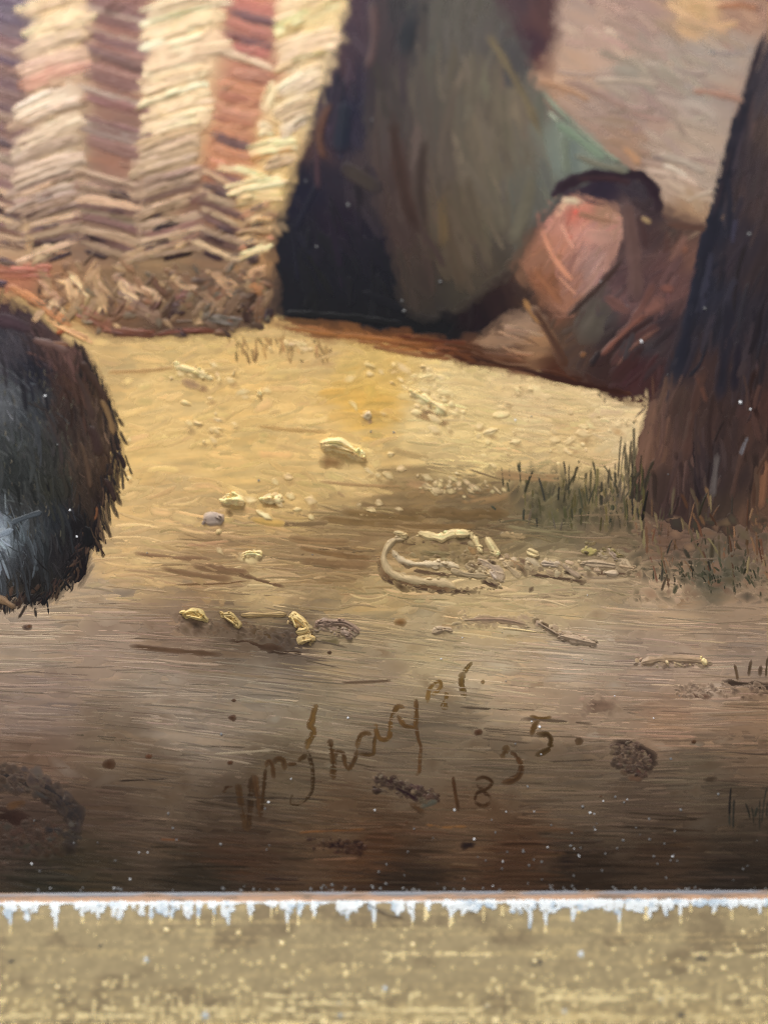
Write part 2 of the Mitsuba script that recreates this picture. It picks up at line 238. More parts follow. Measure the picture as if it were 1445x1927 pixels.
V = to_world(GU, GV, H).reshape(-1, 3)
nu = len(gu)
ci, cj = np.meshgrid(np.arange(len(gv) - 1), np.arange(nu - 1), indexing='ij')
quad = np.stack([ci * nu + cj, (ci + 1) * nu + cj, (ci + 1) * nu + cj + 1, ci * nu + cj + 1], -1)
_, _, NRM = meshkit.arrays((V, quad.reshape(-1, 4)), True)
done = {}
for k, (name, _) in enumerate(REGIONS):
    q = quad[lab[:-1, :-1] == k]
    if not len(q):
        continue
    used, inv = np.unique(q.ravel(), return_inverse=True)
    f = inv.reshape(-1, 4)
    key = number('painting__' + INFO[name][0], done.setdefault(name, 0)); done[name] += 1
    f = np.vstack([f[:, [0, 1, 2]], f[:, [0, 2, 3]]])
    path = meshkit.write_ply((V[used], f), False, normals=NRM[used])
    scene[key] = {'type': 'ply', 'filename': path, 'face_normals': False, 'bsdf': {'type': 'ref', 'id': AREAS[name]['bsdf']}}
    labels[key] = {'label': INFO[name][1]}


def area_at(u, v):
    i = int(np.clip(round((v - gv[0]) / STEP), 0, len(gv) - 1)); j = int(np.clip(round((u - gu[0]) / STEP), 0, nu - 1))
    return REGIONS[lab[i, j]][0]


NAMES = list(AREAS)
AID = np.array([NAMES.index(r[0]) for r in REGIONS])[lab]


def local_field(u, v):
    i = np.clip(np.round((v - gv[0]) / STEP).astype(int), 0, len(gv) - 1); j = np.clip(np.round((u - gu[0]) / STEP).astype(int), 0, nu - 1)
    ids, out = AID[i, j], np.zeros(u.shape + (3,))
    for k in np.unique(ids):
        m = ids == k
        out[m] = AREAS[NAMES[k]]['np'](u[m], v[m])
    return out


# ------------------------------------------------------------------ brush strokes: ridges of paint with soft rims
scene['stroke_paint'] = {'type': 'twosided', 'bsdf': {'type': 'principled', 'base_color': {'type': 'mesh_attribute', 'name': 'vertex_color'}, 'roughness': 0.46, 'specular': 0.22}}


def spline(pts, n):
    pts = np.array(pts, float)
    if len(pts) == 2:
        t = np.linspace(0, 1, n)[:, None]
        return pts[0] * (1 - t) + pts[1] * t
    d = np.r_[0, np.cumsum(np.linalg.norm(np.diff(pts, axis=0), axis=1) + 1e-6)]
    from scipy.interpolate import PchipInterpolator
    return PchipInterpolator(d, pts)(np.linspace(0, d[-1], n))


class Paint:
    """Collects strokes into one mesh."""

    def __init__(self):
        self.v, self.f, self.c, self.n = [], [], [], 0

    def stroke(self, pts, width, height, color, soft=0.5, lanes=7, seg=7.0, ragged=0.18, jit=0.10, rim=None, blunt=0.35, under=None):
        pts = np.array(pts, float)
        L = np.linalg.norm(np.diff(pts, axis=0), axis=1).sum()
        n = int(np.clip(L / seg + 3, 4, 60))
        path = spline(pts, n)
        t = np.linspace(0, 1, n)
        tan = np.gradient(path, axis=0); tan /= np.linalg.norm(tan, axis=1, keepdims=True) + 1e-9
        nor = np.stack([-tan[:, 1], tan[:, 0]], 1)
        e = min(0.49, blunt * width / max(L, 1e-6) + 0.03)
        prof = np.clip(np.minimum(t, 1 - t) / e, 0, 1)
        prof = np.sqrt(np.clip(1 - (1 - prof) ** 2, 0.0, 1)) * 0.97 + 0.03
        wob = 1 + ragged * np.interp(np.linspace(0, 1, n), np.linspace(0, 1, max(3, n // 2)), rng.normal(0, 1, max(3, n // 2)))
        s = np.linspace(-1, 1, lanes)
        lane_h = 1 + 0.30 * rng.normal(0, 1, lanes); lane_h[[0, -1]] = 1
        lane_c = jit * rng.normal(0, 1, lanes)
        along = np.interp(t, np.linspace(0, 1, max(3, n // 3)), rng.normal(0, 1, max(3, n // 3)))
        hw = 0.5 * width * prof * np.clip(wob, 0.45, 1.7)
        P = path[:, None, :] + nor[:, None, :] * (s[None, :, None] * hw[:, None, None])
        crest = np.clip(1 - np.abs(s) ** 2.4, 0, 1)[None, :] * lane_h[None, :]
        h = height * (0.25 + 0.75 * prof)[:, None] * crest * (1 + 0.25 * along[:, None])
        base = relief(P[..., 0], P[..., 1])
        mid = relief(path[:, 0], path[:, 1])[:, None]
        hh = np.where(np.abs(s)[None, :] > 0.98, base - 0.06, 0.5 * (base + mid) + 0.015 + h)
        core = pigment(color)
        shade = np.clip(1 + lane_c[None, :] + 0.6 * jit * along[:, None] + 0.5 * jit * rng.normal(0, 1, (n, lanes)), 0.3, 1.8)
        C = core[None, None, :] * shade[..., None]
        if soft > 0:
            if isinstance(rim, str):       # each side of an edge fades into its own neighbour
                R = local_field(P[..., 0], P[..., 1])
            elif rim is None:
                a = area_at(*path[n // 2])
                R = AREAS[a]['np'](P[..., 0], P[..., 1])
            else:
                R = np.broadcast_to(pigment(rim), C.shape)
            k = np.clip(soft * (1.15 * np.abs(s) ** 2.0)[None, :] + (1 - np.clip(np.minimum(t, 1 - t) / max(e * 1.6, 0.12), 0, 1))[:, None] * soft, 0, 1)[..., None]
            C = C * (1 - k) + R * k
        ij = np.arange(n * lanes).reshape(n, lanes) + self.n
        q = np.stack([ij[:-1, :-1], ij[1:, :-1], ij[1:, 1:], ij[:-1, 1:]], -1).reshape(-1, 4)
        self.v.append(to_world(P[..., 0], P[..., 1], hh).reshape(-1, 3)); self.f.append(q); self.c.append(C.reshape(-1, 3)); self.n += n * lanes

    def dab(self, u, v, r, height, color, soft=0.6, deg=8, long=1.5, **kw):
        th = math.radians(deg + rng.normal(0, 18))
        d = np.array([math.cos(th), math.sin(th)]) * r * long * rng.uniform(0.6, 1.3)
        k = np.array([rng.normal(0, r * 0.25), rng.normal(0, r * 0.3)])
        self.stroke([np.array([u, v]) - d, np.array([u, v]) + k, np.array([u, v]) + d], 2 * r * rng.uniform(0.8, 1.2), height, color, soft, lanes=9, seg=max(2.5, r * 0.45), ragged=0.24, blunt=0.8, jit=0.05, **kw)

    def bundle(self, a, m, b, w, h, c, dry=1.0):
        """A loaded brush mark: a soft body and a handful of dry bristle ridges that start and stop unevenly."""
        a, m, b, c = (np.array(x, float) for x in (a, m, b, c))
        L = np.linalg.norm(b - a)
        self.stroke([a, m, b], w * 1.12, h * 0.45, c * 0.97, 0.55, lanes=9, seg=6, jit=0.05, ragged=0.16)
        d = (b - a) / max(L, 1e-6); o = np.array([-d[1], d[0]])
        for k in range(int(3 + w / 4.2)):
            s = rng.uniform(-0.5, 0.5)
            t0, t1 = sorted(rng.uniform(-0.06, 1.06, 2))
            if t1 - t0 < 0.3:
                t0, t1 = max(-0.05, t0 - 0.25), min(1.05, t1 + 0.25)
            q = lambda t: (1 - t) ** 2 * a + 2 * t * (1 - t) * (2 * m - (a + b) / 2) + t * t * b
            off = o * s * w * 0.95
            tone = 1 + rng.normal(0.02, 0.07) - 0.10 * s
            col = np.clip(c * tone + (rng.random() < 0.18) * np.array([8, 8, 14]), 0, 252)
            self.stroke([q(t0) + off, q((t0 + t1) / 2) + off + rng.normal(0, 1.0, 2), q(t1) + off * rng.uniform(0.7, 1.2)], rng.uniform(0.16, 0.34) * w + 1.5, h * rng.uniform(0.5, 1.0), col, 0.55 * dry, lanes=5, seg=6, jit=0.05, ragged=0.2, rim=c * 0.97)

    def build(self, key, **kw):
        if self.n:
            add(key, (np.vstack(self.v), np.vstack(self.f)), 'stroke_paint', True, np.clip(np.vstack(self.c), 0, 0.95), **kw)


def one(key, *a, **kw):
    p = Paint(); p.stroke(*a, **{k: x for k, x in kw.items() if k != 'label'}); p.build(key, label=kw.get('label'))


def tint(c, a=0.08, b=0.012):
    c = np.array(c, float)
    return np.clip(c * (1 + rng.normal(0, a)) * (1 + rng.normal(0, b, 3)), 4, 250)


def to_srgb(c):
    c = np.clip(c, 0, 1)
    return 255 * np.where(c < 0.0031308, 12.92 * c, 1.055 * c ** (1 / 2.4) - 0.055)


def scatter(paint, n, box, ang, length, width, height, dv=0.12, keep=None, soft=0.7, curve=0.06, names=None, lanes=5, shift=(1, 1, 1), spread=10, seg=9.0):
    """Loose strokes in the colour that lies there, a little lighter or darker."""
    k = 0
    while k < n:
        u, v = rng.uniform(box[0], box[2]), rng.uniform(box[1], box[3])
        k += 1
        a = area_at(u, v)
        if names and a not in names:
            continue
        if keep and rng.random() > keep(u, v):
            continue
        th = math.radians((ang(u, v) if callable(ang) else ang) + rng.normal(0, spread))
        L, w = rng.uniform(*length), rng.uniform(*width)
        d = np.array([math.cos(th), math.sin(th)])
        o = np.array([-d[1], d[0]]) * rng.normal(0, curve) * L
        c = np.array([u, v])
        if names and (area_at(*(c - d * L / 2)) not in names or area_at(*(c + d * L / 2)) not in names):
            continue
        col = to_srgb((AREAS[a]['np'](np.array(u + rng.normal(0, 14)), np.array(v + rng.normal(0, 10))) + 0.009) / 1.12)
        col = np.clip(col * (1 + rng.normal(0, dv)) * np.array(shift) * (1 + rng.normal(0, 0.010, 3)), 3, 252)
        paint.stroke([c - d * L / 2, c + o, c + d * L / 2], w, rng.uniform(*height), col, soft, lanes=lanes, seg=seg, jit=0.06)


#CONTENT
# ------------------------------------------------------------------ brush work of the ground
gnd = Paint()
for _ in range(420):
    u, v = rng.uniform(-90, 1540), rng.uniform(1125, 1680)
    if area_at(u, v) == 'shaded':
        c = to_srgb((AREAS['shaded']['np'](np.array(u), np.array(v)) + 0.009) / 1.12)
        k = rng.normal(0, 0.11)
        gnd.dab(u, v, rng.uniform(7, 22), 0.012, np.clip(c * (1 + k) * np.array([1 - 0.3 * k, 1, 1 + 0.25 * k]), 4, 240), 1.0, 3, rng.uniform(1.2, 2.6))
scatter(gnd, 2300, (-90, 1120, 1540, 1680), lambda u, v: 3 + 4 * math.sin(u / 300.0 + v / 230.0), (40, 170), (2.5, 6), (0.006, 0.035), 0.11, names=('shaded',), soft=0.8, lanes=5, spread=2.2, seg=14, curve=0.014)
scatter(gnd, 320, (-90, 1540, 1540, 1684), 1, (60, 200), (3, 7), (0.01, 0.04), 0.17, names=('shaded',), soft=0.7, spread=1.5, seg=14, curve=0.01)
for a, b, w, c in [((560, 1568), (690, 1562), 7, (122, 82, 50)), ((800, 1552), (880, 1556), 7, (126, 88, 54)), ((300, 1580), (340, 1582), 5, (112, 74, 50)), ((220, 1470), (320, 1466), 5, (52, 42, 36)), ((400, 1500), (620, 1506), 5, (60, 50, 42)), ((640, 1285), (740, 1280), 10, (104, 84, 66)),
                   ((400, 1420), (520, 1412), 6, (150, 134, 112)), ((450, 1320), (700, 1330), 7, (150, 132, 104)), ((330, 1260), (520, 1276), 8, (138, 118, 96)), ((240, 1215), (420, 1232), 14, (92, 70, 54)), ((430, 1205), (540, 1222), 20, (74, 56, 44)), ((860, 1330), (1010, 1336), 7, (88, 74, 60)), ((980, 1352), (1120, 1364), 8, (92, 76, 62))]:
    gnd.stroke([a, ((a[0] + b[0]) / 2, (a[1] + b[1]) / 2 + rng.normal(0, 2)), b], w, 0.03, c, 0.7, lanes=7)
gnd.build('painting__shaded_ground__brush_streak', kind='stuff')
gnd = Paint()
scatter(gnd, 900, (150, 590, 1300, 1160), lambda u, v: -4 + 14 * math.sin(u / 150.0 + v / 90.0), (20, 80), (8, 20), (0.005, 0.04), 0.045, names=('sunlit',), soft=1.0, spread=14, lanes=7, seg=8)
scatter(gnd, 420, (150, 960, 1300, 1150), 3, (50, 150), (4, 9), (0.01, 0.05), 0.10, names=('sunlit',), soft=0.85, spread=5, seg=10)
scatter(gnd, 240, (780, 720, 1200, 900), 9, (30, 90), (3, 6), (0.02, 0.06), 0.06, names=('sunlit',), soft=0.9, spread=5, seg=9)
# crumbs of stiff cream paint with brown touches under them
CLUSTERS = [(370, 700, 60, 18, 14), (470, 740, 30, 12, 3), (690, 770, 40, 20, 5), (820, 745, 46, 40, 30), (1000, 735, 60, 16, 12), (960, 790, 110, 40, 18), (850, 912, 80, 18, 36), (700, 880, 60, 20, 5), (380, 800, 90, 40, 12), (560, 930, 90, 26, 12),
            (700, 962, 40, 12, 6), (980, 850, 120, 40, 16), (1140, 800, 50, 24, 14), (460, 1045, 60, 24, 5), (240, 860, 20, 40, 6), (560, 650, 60, 12, 12), (760, 700, 60, 14, 14)]
for cu, cv, ru, rv, n in CLUSTERS:
    for _ in range(n):
        u, v = rng.normal(cu, ru * 0.6), rng.normal(cv, rv * 0.6)
        if area_at(u, v) != 'sunlit' or area_at(u, v - 16) != 'sunlit':
            continue
        r = rng.uniform(3, 8.5)
        if rng.random() < 0.6:
            gnd.dab(u + 3, v + r * 1.3, r * 1.1, 0.05, tint((158, 124, 84), 0.06), 1.0, 12, 1.8)
        gnd.dab(u, v, r, rng.uniform(0.08, 0.40), tint((232, 206, 156), 0.05), 0.85, 16, rng.uniform(0.8, 2.2))
gnd.stroke([(684, 712), (700, 735), (692, 756)], 30, 0.02, (214, 176, 96), 1.0, lanes=9)
for a, b, w, c in [((640, 962), (800, 974), 22, (118, 94, 62)), ((800, 962), (960, 966), 26, (108, 86, 58)), ((700, 985), (900, 990), 16, (124, 98, 66)), ((540, 1012), (660, 1020), 18, (142, 112, 78)), ((250, 1040), (400, 1052), 12, (140, 108, 80)), ((300, 1068), (440, 1090), 16, (124, 96, 70)), ((560, 1052), (700, 1064), 22, (138, 108, 76)), ((600, 905), (760, 915), 8, (168, 134, 92)), ((480, 800), (620, 812), 9, (178, 142, 90)), ((930, 890), (1060, 900), 22, (150, 120, 86)), ((520, 985), (620, 982), 14, (128, 104, 74)), ((600, 975), (760, 985), 18, (126, 100, 66)), ((740, 960), (930, 972), 22, (110, 88, 60)), ((360, 1062), (470, 1080), 16, (116, 90, 66)), ((440, 1075), (540, 1105), 12, (112, 86, 64)),
                   ((560, 1030), (700, 1050), 14, (128, 98, 66)), ((330, 1100), (470, 1092), 6, (120, 92, 64)), ((760, 905), (860, 925), 20, (168, 134, 96)), ((880, 945), (960, 930), 18, (150, 120, 84)), ((770, 770), (850, 800), 16, (156, 124, 86)),
                   ((340, 712), (395, 735), 16, (160, 124, 88)), ((540, 985), (470, 975), 16, (196, 158, 92)), ((200, 700), (330, 690), 10, (178, 140, 92))]:
    gnd.stroke([a, ((a[0] + b[0]) / 2, (a[1] + b[1]) / 2 + 3), b], w, 0.06, c, 0.7, lanes=7)
gnd.build('painting__sunlit_ground__brush_stroke', kind='stuff')

# ------------------------------------------------------------------ impasto stones on the ground
CREAM, GREY, DARK = (240, 224, 168), (168, 152, 136), (84, 62, 48)
STONES = [
    ([((598, 868), (650, 872), 26, 0.10, (134, 102, 66)), ((602, 842), (628, 836), (655, 845), (684, 866), 24, 1.3, (246, 228, 172)), ((655, 850), (684, 862), 20, 1.4, (244, 224, 150))], 'cream curved dab of thick paint in the middle of the bright ground'),
    ([((425, 958), (438, 972), 18, 0.2, (120, 92, 60)), ((418, 945), (438, 940), (462, 946), 22, 1.2, (248, 232, 180))], 'cream rounded dab over a brown touch'),
    ([((492, 950), (530, 952), 12, 0.1, (140, 108, 66)), ((490, 942), (506, 939), (535, 942), 15, 0.9, (244, 226, 172))], None),
    ([((382, 980), (400, 976), (422, 980), 22, 0.8, (172, 154, 142)), ((408, 996), (415, 1006), 14, 0.5, (206, 180, 130))], 'grey lilac rounded dab'),
    ([((455, 1048), (472, 1042), (494, 1048), 15, 0.7, (226, 204, 148)), ((380, 1064), (470, 1078), 12, 0.1, (120, 92, 68))], None),
    ([((484, 738), (490, 742), 14, 0.9, (238, 216, 166))], None), ([((685, 780), (700, 784), 16, 0.9, (222, 204, 168)), ((690, 792), (702, 794), 10, 0.1, (150, 120, 96))], None),
    ([((770, 738), (800, 752), (840, 780), 18, 0.9, (240, 222, 168)), ((790, 770), (830, 790), 18, 0.15, (150, 118, 84))], None),
    ([((330, 690), (365, 698), (402, 715), 16, 0.7, (232, 212, 166)), ((340, 715), (380, 730), 16, 0.1, (160, 128, 96))], None),
    ([((342, 1160), (365, 1154), (392, 1172), 17, 1.1, (212, 188, 128)), ((350, 1174), (376, 1178), 16, 0.15, (62, 48, 40))], 'pale arched dab with a dark hollow beneath'),
    ([((414, 1158), (434, 1158), (446, 1172), (450, 1184), 13, 0.9, (196, 170, 116))], None),
    ([((452, 1158), (540, 1156), 8, 0.5, (178, 150, 106)), ((544, 1158), (566, 1168), (578, 1184), (556, 1190), 15, 1.0, (220, 192, 134)), ((560, 1212), (578, 1200), (594, 1206), 18, 1.0, (208, 180, 126)),
      ((530, 1190), (552, 1218), 18, 0.15, (58, 46, 38)), ((470, 1186), (520, 1206), 22, 0.1, (88, 68, 48)), ((500, 1226), (570, 1230), 12, 0.1, (66, 52, 42))], 'pale lumpy dabs joined to a brown stone in the shaded ground'),
    ([((592, 1176), (640, 1172), (676, 1192), 16, 0.7, (146, 122, 106)), ((640, 1186), (660, 1196), 14, 0.8, (162, 140, 124)), ((600, 1208), (640, 1208), 12, 0.2, (104, 92, 66))], None),
    ([((704, 1470), (740, 1474), (790, 1496), (826, 1506), 34, 0.35, (52, 38, 36)), ((760, 1474), (800, 1488), 12, 0.6, (74, 52, 54)), ((740, 1480), (790, 1508), 12, 0.5, (44, 30, 34)), ((790, 1520), (826, 1504), 14, 0.6, (82, 80, 70)), ((770, 1512), (800, 1530), 14, 0.2, (76, 56, 40))], 'dark maroon stone below the signature'),
    ([((1146, 1408), (1180, 1402), (1222, 1428), (1222, 1458), 26, 0.5, (56, 44, 40)), ((1150, 1432), (1176, 1446), 14, 0.3, (40, 34, 36)), ((1186, 1448), (1218, 1454), 12, 0.5, (84, 54, 48)), ((1180, 1464), (1210, 1466), 12, 0.3, (92, 70, 56))], 'round dark stone at lower right'),
    ([((574, 1582), (590, 1580), 16, 0.3, (38, 26, 26)), ((604, 1592), (640, 1590), (690, 1598), 20, 0.25, (40, 28, 26)), ((625, 1604), (670, 1606), 8, 0.3, (64, 44, 38))], None),
    ([((864, 1594), (896, 1588), 14, 0.3, (38, 30, 30))], None),
    ([((-80, 1462), (10, 1462), (60, 1474), (110, 1500), (142, 1544), (140, 1580), 34, 0.5, (46, 42, 42)), ((60, 1484), (100, 1512), 18, 0.6, (58, 54, 52)), ((-60, 1540), (20, 1540), (70, 1560), 40, 0.2, (52, 38, 34)), ((80, 1560), (120, 1566), 20, 0.5, (50, 46, 46)), ((10, 1520), (50, 1510), 20, 0.2, (88, 64, 46)), ((20, 1600), (80, 1590), 16, 0.3, (56, 52, 44))], 'dark grey arched stone at the lower left corner'),
    ([((1000, 1166), (1022, 1176), (1046, 1194), 16, 0.4, (74, 58, 46)), ((1010, 1172), (1050, 1196), 7, 0.8, (160, 140, 120)), ((1050, 1196), (1090, 1206), (1122, 1212), 13, 0.7, (168, 146, 124))], None),
    ([((812, 1192), (836, 1184), (852, 1188), 11, 0.6, (166, 144, 118)), ((870, 1168), (930, 1166), (990, 1176), 14, 0.25, (152, 126, 104))], None),
    ([((995, 1106), (1004, 1112), 13, 0.4, (62, 44, 40))], None), ([((740, 1170), (766, 1172), 14, 0.15, (128, 94, 58))], None),
    ([((1355, 1284), (1400, 1288), (1460, 1296), 20, 0.2, (62, 50, 42)), ((1286, 1308), (1340, 1312), 12, 0.15, (104, 80, 66))], None),
    ([((1205, 1248), (1260, 1240), (1330, 1246), 16, 0.5, (164, 138, 112))], None), ([((1318, 1240), (1330, 1252), 12, 0.8, (226, 198, 140))], None), ([((1252, 1242), (1258, 1254), 6, 0.8, (220, 200, 160))], None),
    ([((1100, 1330), (1160, 1328), 24, 0.1, (120, 96, 80))], None), ([((1320, 1470), (1352, 1466), 18, 0.15, (66, 54, 44))], None),
    ([((-40, 1100), (30, 1145), 14, 0.2, (130, 104, 80)), ((40, 1180), (62, 1182), 12, 0.15, (74, 56, 50))], None),
]
for i, (strokes, lab_) in enumerate(STONES):
    p, lumps = Paint(), []
    for s in strokes:
        pts, (w, h, c) = s[:-3], s[-3:]
        if max(c) < 110:
            h *= 0.2
        if c[0] > 222 and c[2] < 185:
            c = (238, 212, 158)
        p.stroke(pts, w, h, c, 0.28 if h > 0.3 else 0.6, lanes=9, seg=4.5, ragged=0.28, jit=0.12)
        if h > 0.55 and w > 10:
            for _ in range(3):
                o = np.array([rng.normal(0, 2), rng.uniform(-0.3, 0.3) * w]); i0 = rng.uniform(0, 0.3); q = spline(pts, 5)
                p.stroke([q[0] * (1 - i0) + q[1] * i0 + o, q[2] + o, q[3] + o], w * rng.uniform(0.2, 0.4), h * 0.6, np.clip(np.array(c) * rng.uniform(0.86, 1.08), 0, 252), 0.5, lanes=5, seg=4, rim=c)
        if h > 0.8:
            m = np.mean(pts, 0)
            p.stroke([np.array(pts[0]) * 0.7 + m * 0.3 - (0, w * 0.12), np.array(pts[-1]) * 0.6 + m * 0.4 - (0, w * 0.12)], w * 0.35, h * 0.5 + h, np.minimum(np.array(c) + 8, 252), 0.5, lanes=5, seg=4, rim=c)
        if h > 0.55 and w > 10:
            lumps.append((pts, w, h, c))
    for pts, w, h, c in lumps:
        q = spline(pts, 24)
        L = np.linalg.norm(np.diff(q, axis=0), axis=1).sum()
        for _ in range(int(3 + L / 5)):
            o = rng.uniform(-0.36, 0.36)
            e = q[rng.integers(1, 23)]
            p.dab(e[0], e[1] + o * w, rng.uniform(0.12, 0.26) * w, h * rng.uniform(0.85, 1.15), np.clip(np.array(c) * (1 - 0.30 * o + rng.normal(0, 0.05)), 5, 252), 0.55, 15, rng.uniform(0.9, 2.0), rim=c)
    p.build(number('painting__stone_dab', i), label=lab_)

# the big looped stone: coils of thick paint
LOOP = [((712, 1056), (724, 1088), (786, 1107), (900, 1114), 10, 0.12, (78, 60, 48)), ((760, 1022), (820, 1024), (884, 1022), 9, 0.12, (96, 76, 58)), ((744, 1046), (784, 1074), (860, 1082), 8, 0.12, (92, 72, 56)), ((992, 1080), (1050, 1088), (1104, 1096), 9, 0.12, (84, 66, 54)), ((1120, 1078), (1180, 1080), 7, 0.12, (92, 72, 58)), ((716, 1062), (728, 1084), (780, 1098), (860, 1108), 24, 0.15, (112, 86, 62)), ((770, 1034), (820, 1030), (880, 1036), 26, 0.2, (146, 124, 88)), ((790, 1040), (850, 1044), 18, 0.3, (128, 112, 80)), ((800, 1022), (870, 1024), 12, 0.1, (120, 96, 74)),
        ((752, 1012), (732, 1026), (722, 1050), (736, 1078), (780, 1092), (840, 1098), (858, 1108), 15, 0.8, (182, 160, 124)), ((738, 1034), (752, 1052), (784, 1062), (840, 1062), (866, 1070), 13, 0.9, (196, 176, 144)),
        ((752, 1010), (768, 1008), 17, 1.3, (238, 222, 156)), ((786, 1002), (806, 1008), (832, 1012), (852, 1004), (876, 1004), (892, 1008), 14, 1.3, (236, 218, 156)), ((892, 1008), (898, 1024), (908, 1042), 13, 1.3, (232, 212, 150)), ((914, 1010), (924, 1026), (938, 1048), 13, 1.3, (236, 216, 156)),
        ((846, 1070), (880, 1082), (920, 1084), 12, 0.8, (162, 142, 112)), ((900, 1060), (930, 1070), (944, 1096), 16, 0.7, (172, 150, 128)), ((920, 1074), (936, 1092), 12, 1.0, (192, 172, 154)), ((904, 1092), (940, 1104), 11, 0.4, (72, 54, 46)), ((868, 1056), (892, 1050), 16, 0.4, (118, 98, 70)), ((920, 1056), (934, 1062), 10, 0.4, (70, 54, 44)),
        ((944, 1056), (966, 1076), (980, 1088), 10, 0.7, (184, 160, 126)), ((990, 1036), (1014, 1046), 15, 1.0, (232, 210, 160)), ((1016, 1060), (1050, 1064), 12, 0.8, (176, 156, 136)), ((1058, 1060), (1078, 1078), (1094, 1086), 13, 0.7, (158, 136, 114)), ((1060, 1074), (1096, 1088), 8, 0.5, (66, 50, 42)), ((1092, 1060), (1130, 1062), (1160, 1066), 12, 0.7, (172, 150, 124)),
        ((1136, 1078), (1164, 1080), 12, 0.9, (190, 168, 142)), ((1146, 1036), (1160, 1050), 12, 0.8, (184, 160, 140)), ((1164, 1064), (1196, 1070), 9, 0.6, (176, 150, 120)), ((1030, 1076), (1060, 1084), 18, 0.2, (132, 104, 82)), ((960, 1060), (1000, 1066), 16, 0.2, (146, 116, 86)), ((940, 1006), (990, 1012), 12, 0.4, (170, 144, 106)), ((880, 1028), (896, 1044), 14, 0.3, (150, 118, 80)), ((1092, 1036), (1120, 1040), 14, 0.6, (176, 160, 100))]
for i, s in enumerate(LOOP):
    pts, (w, h, c) = s[:-3], s[-3:]
    if c[0] > 222:
        c = (236, 210, 156)
    ridge = Paint()
    ridge.stroke(pts, w * 1.05, h * 0.6, c, 0.5, lanes=9, seg=4.5, jit=0.12, ragged=0.26)
    q = spline(pts, 24)
    L = np.linalg.norm(np.diff(q, axis=0), axis=1).sum()
    for _ in range(int(1 + L / 9)):
        o = rng.uniform(-0.45, 0.45)
        e = q[rng.integers(0, 24)]
        ridge.dab(e[0], e[1] + o * w, rng.uniform(0.2, 0.4) * w, h * rng.uniform(0.35, 0.7), np.clip(np.array(c) * (1 - 0.45 * o + rng.normal(0, 0.08)), 5, 252), 0.5, 15, rng.uniform(0.8, 2.0))
    ridge.build(number('painting__looped_stone__paint_ridge', i))
    continue
    one('', s[:-3], s[-3] * 0.85, s[-2] * 0.7, s[-1], soft=0.55, lanes=9, seg=4.5, jit=0.10, ragged=0.2)


def crust(p, pts, width, n, pal, h=0.5, soft=0.45, r=(2.5, 6)):
    q = spline(pts, 24)
    for _ in range(n):
        c = q[rng.integers(24)]
        o = rng.uniform(-0.5, 0.5) * width
        lit = -o / width
        col = np.array(pal[rng.integers(len(pal))], float) * (1 + 0.32 * lit)
        p.dab(c[0] + rng.normal(0, 3), c[1] + o, rng.uniform(*r), h * rng.uniform(0.3, 1.0), tint(np.clip(col, 5, 250), 0.08), soft, 25, rng.uniform(0.8, 1.8))


p = Paint()
PALE = [(196, 172, 138), (168, 146, 118), (142, 120, 96), (206, 184, 150), (120, 98, 78), (96, 74, 60)]
crust(p, [(780, 1032), (830, 1040), (890, 1036)], 34, 40, [(150, 128, 92), (132, 112, 78), (112, 92, 68), (164, 146, 110)], 0.2, 0.7, (4, 9))
crust(p, [(880, 1060), (910, 1075), (940, 1092)], 30, 34, PALE, 0.4, 0.5, (4, 8))
crust(p, [(940, 1050), (990, 1064), (1050, 1068)], 26, 26, PALE, 0.3, 0.6, (4, 9))
crust(p, [(1050, 1066), (1110, 1068), (1190, 1066)], 22, 30, PALE, 0.3, 0.6, (4, 9))
crust(p, [(1100, 1030), (1170, 1046)], 24, 26, [(150, 132, 88), (182, 160, 130), (110, 96, 66)], 0.4)
crust(p, [(760, 1102), (850, 1112), (940, 1104)], 9, 30, [(84, 64, 52), (104, 80, 62)], 0.1, 0.7)
p.build('painting__looped_stone__crust', kind='stuff')
p = Paint()
STONEDARK = [(70, 52, 48), (52, 38, 38), (92, 80, 68), (44, 32, 32), (104, 86, 70)]
crust(p, [(706, 1474), (760, 1484), (822, 1510)], 30, 80, STONEDARK, 0.25, 0.4)
crust(p, [(1150, 1410), (1190, 1408), (1222, 1440)], 22, 60, STONEDARK, 0.25, 0.4)
crust(p, [(1158, 1424), (1190, 1432), (1212, 1442)], 44, 90, [(70, 54, 48), (58, 44, 42), (86, 64, 56), (48, 38, 38)], 0.2, 0.5)
crust(p, [(1176, 1448), (1214, 1454)], 16, 24, STONEDARK, 0.25, 0.4)
crust(p, [(-60, 1462), (30, 1468), (110, 1500), (142, 1550), (130, 1580)], 42, 230, [(54, 50, 50), (44, 41, 43), (64, 60, 57), (48, 42, 40)], 0.14, 0.5, (5, 12))
crust(p, [(-60, 1560), (40, 1575), (110, 1580)], 60, 110, [(62, 46, 40), (72, 54, 44), (50, 42, 38), (58, 56, 52)], 0.15, 0.8, (4, 10))
crust(p, [(590, 1586), (640, 1594), (690, 1600)], 22, 50, [(46, 30, 28), (60, 42, 36), (40, 28, 28)], 0.15, 0.6)
crust(p, [(1004, 1168), (1060, 1196), (1120, 1210)], 14, 40, [(96, 78, 62), (176, 154, 128), (150, 130, 108)], 0.4)
crust(p, [(860, 1170), (990, 1172)], 22, 50, [(150, 126, 104), (134, 112, 92)], 0.12, 0.8, (3, 8))
crust(p, [(596, 1178), (676, 1192)], 22, 50, [(150, 128, 112), (118, 100, 84), (170, 148, 130)], 0.4)
crust(p, [(340, 1176), (450, 1184), (560, 1210)], 30, 90, [(84, 64, 48), (66, 52, 42), (102, 80, 60)], 0.08, 0.9, (4, 10))
crust(p, [(545, 1164), (575, 1186), (585, 1206)], 20, 40, [(214, 188, 136), (190, 164, 114), (110, 90, 66)], 0.6)
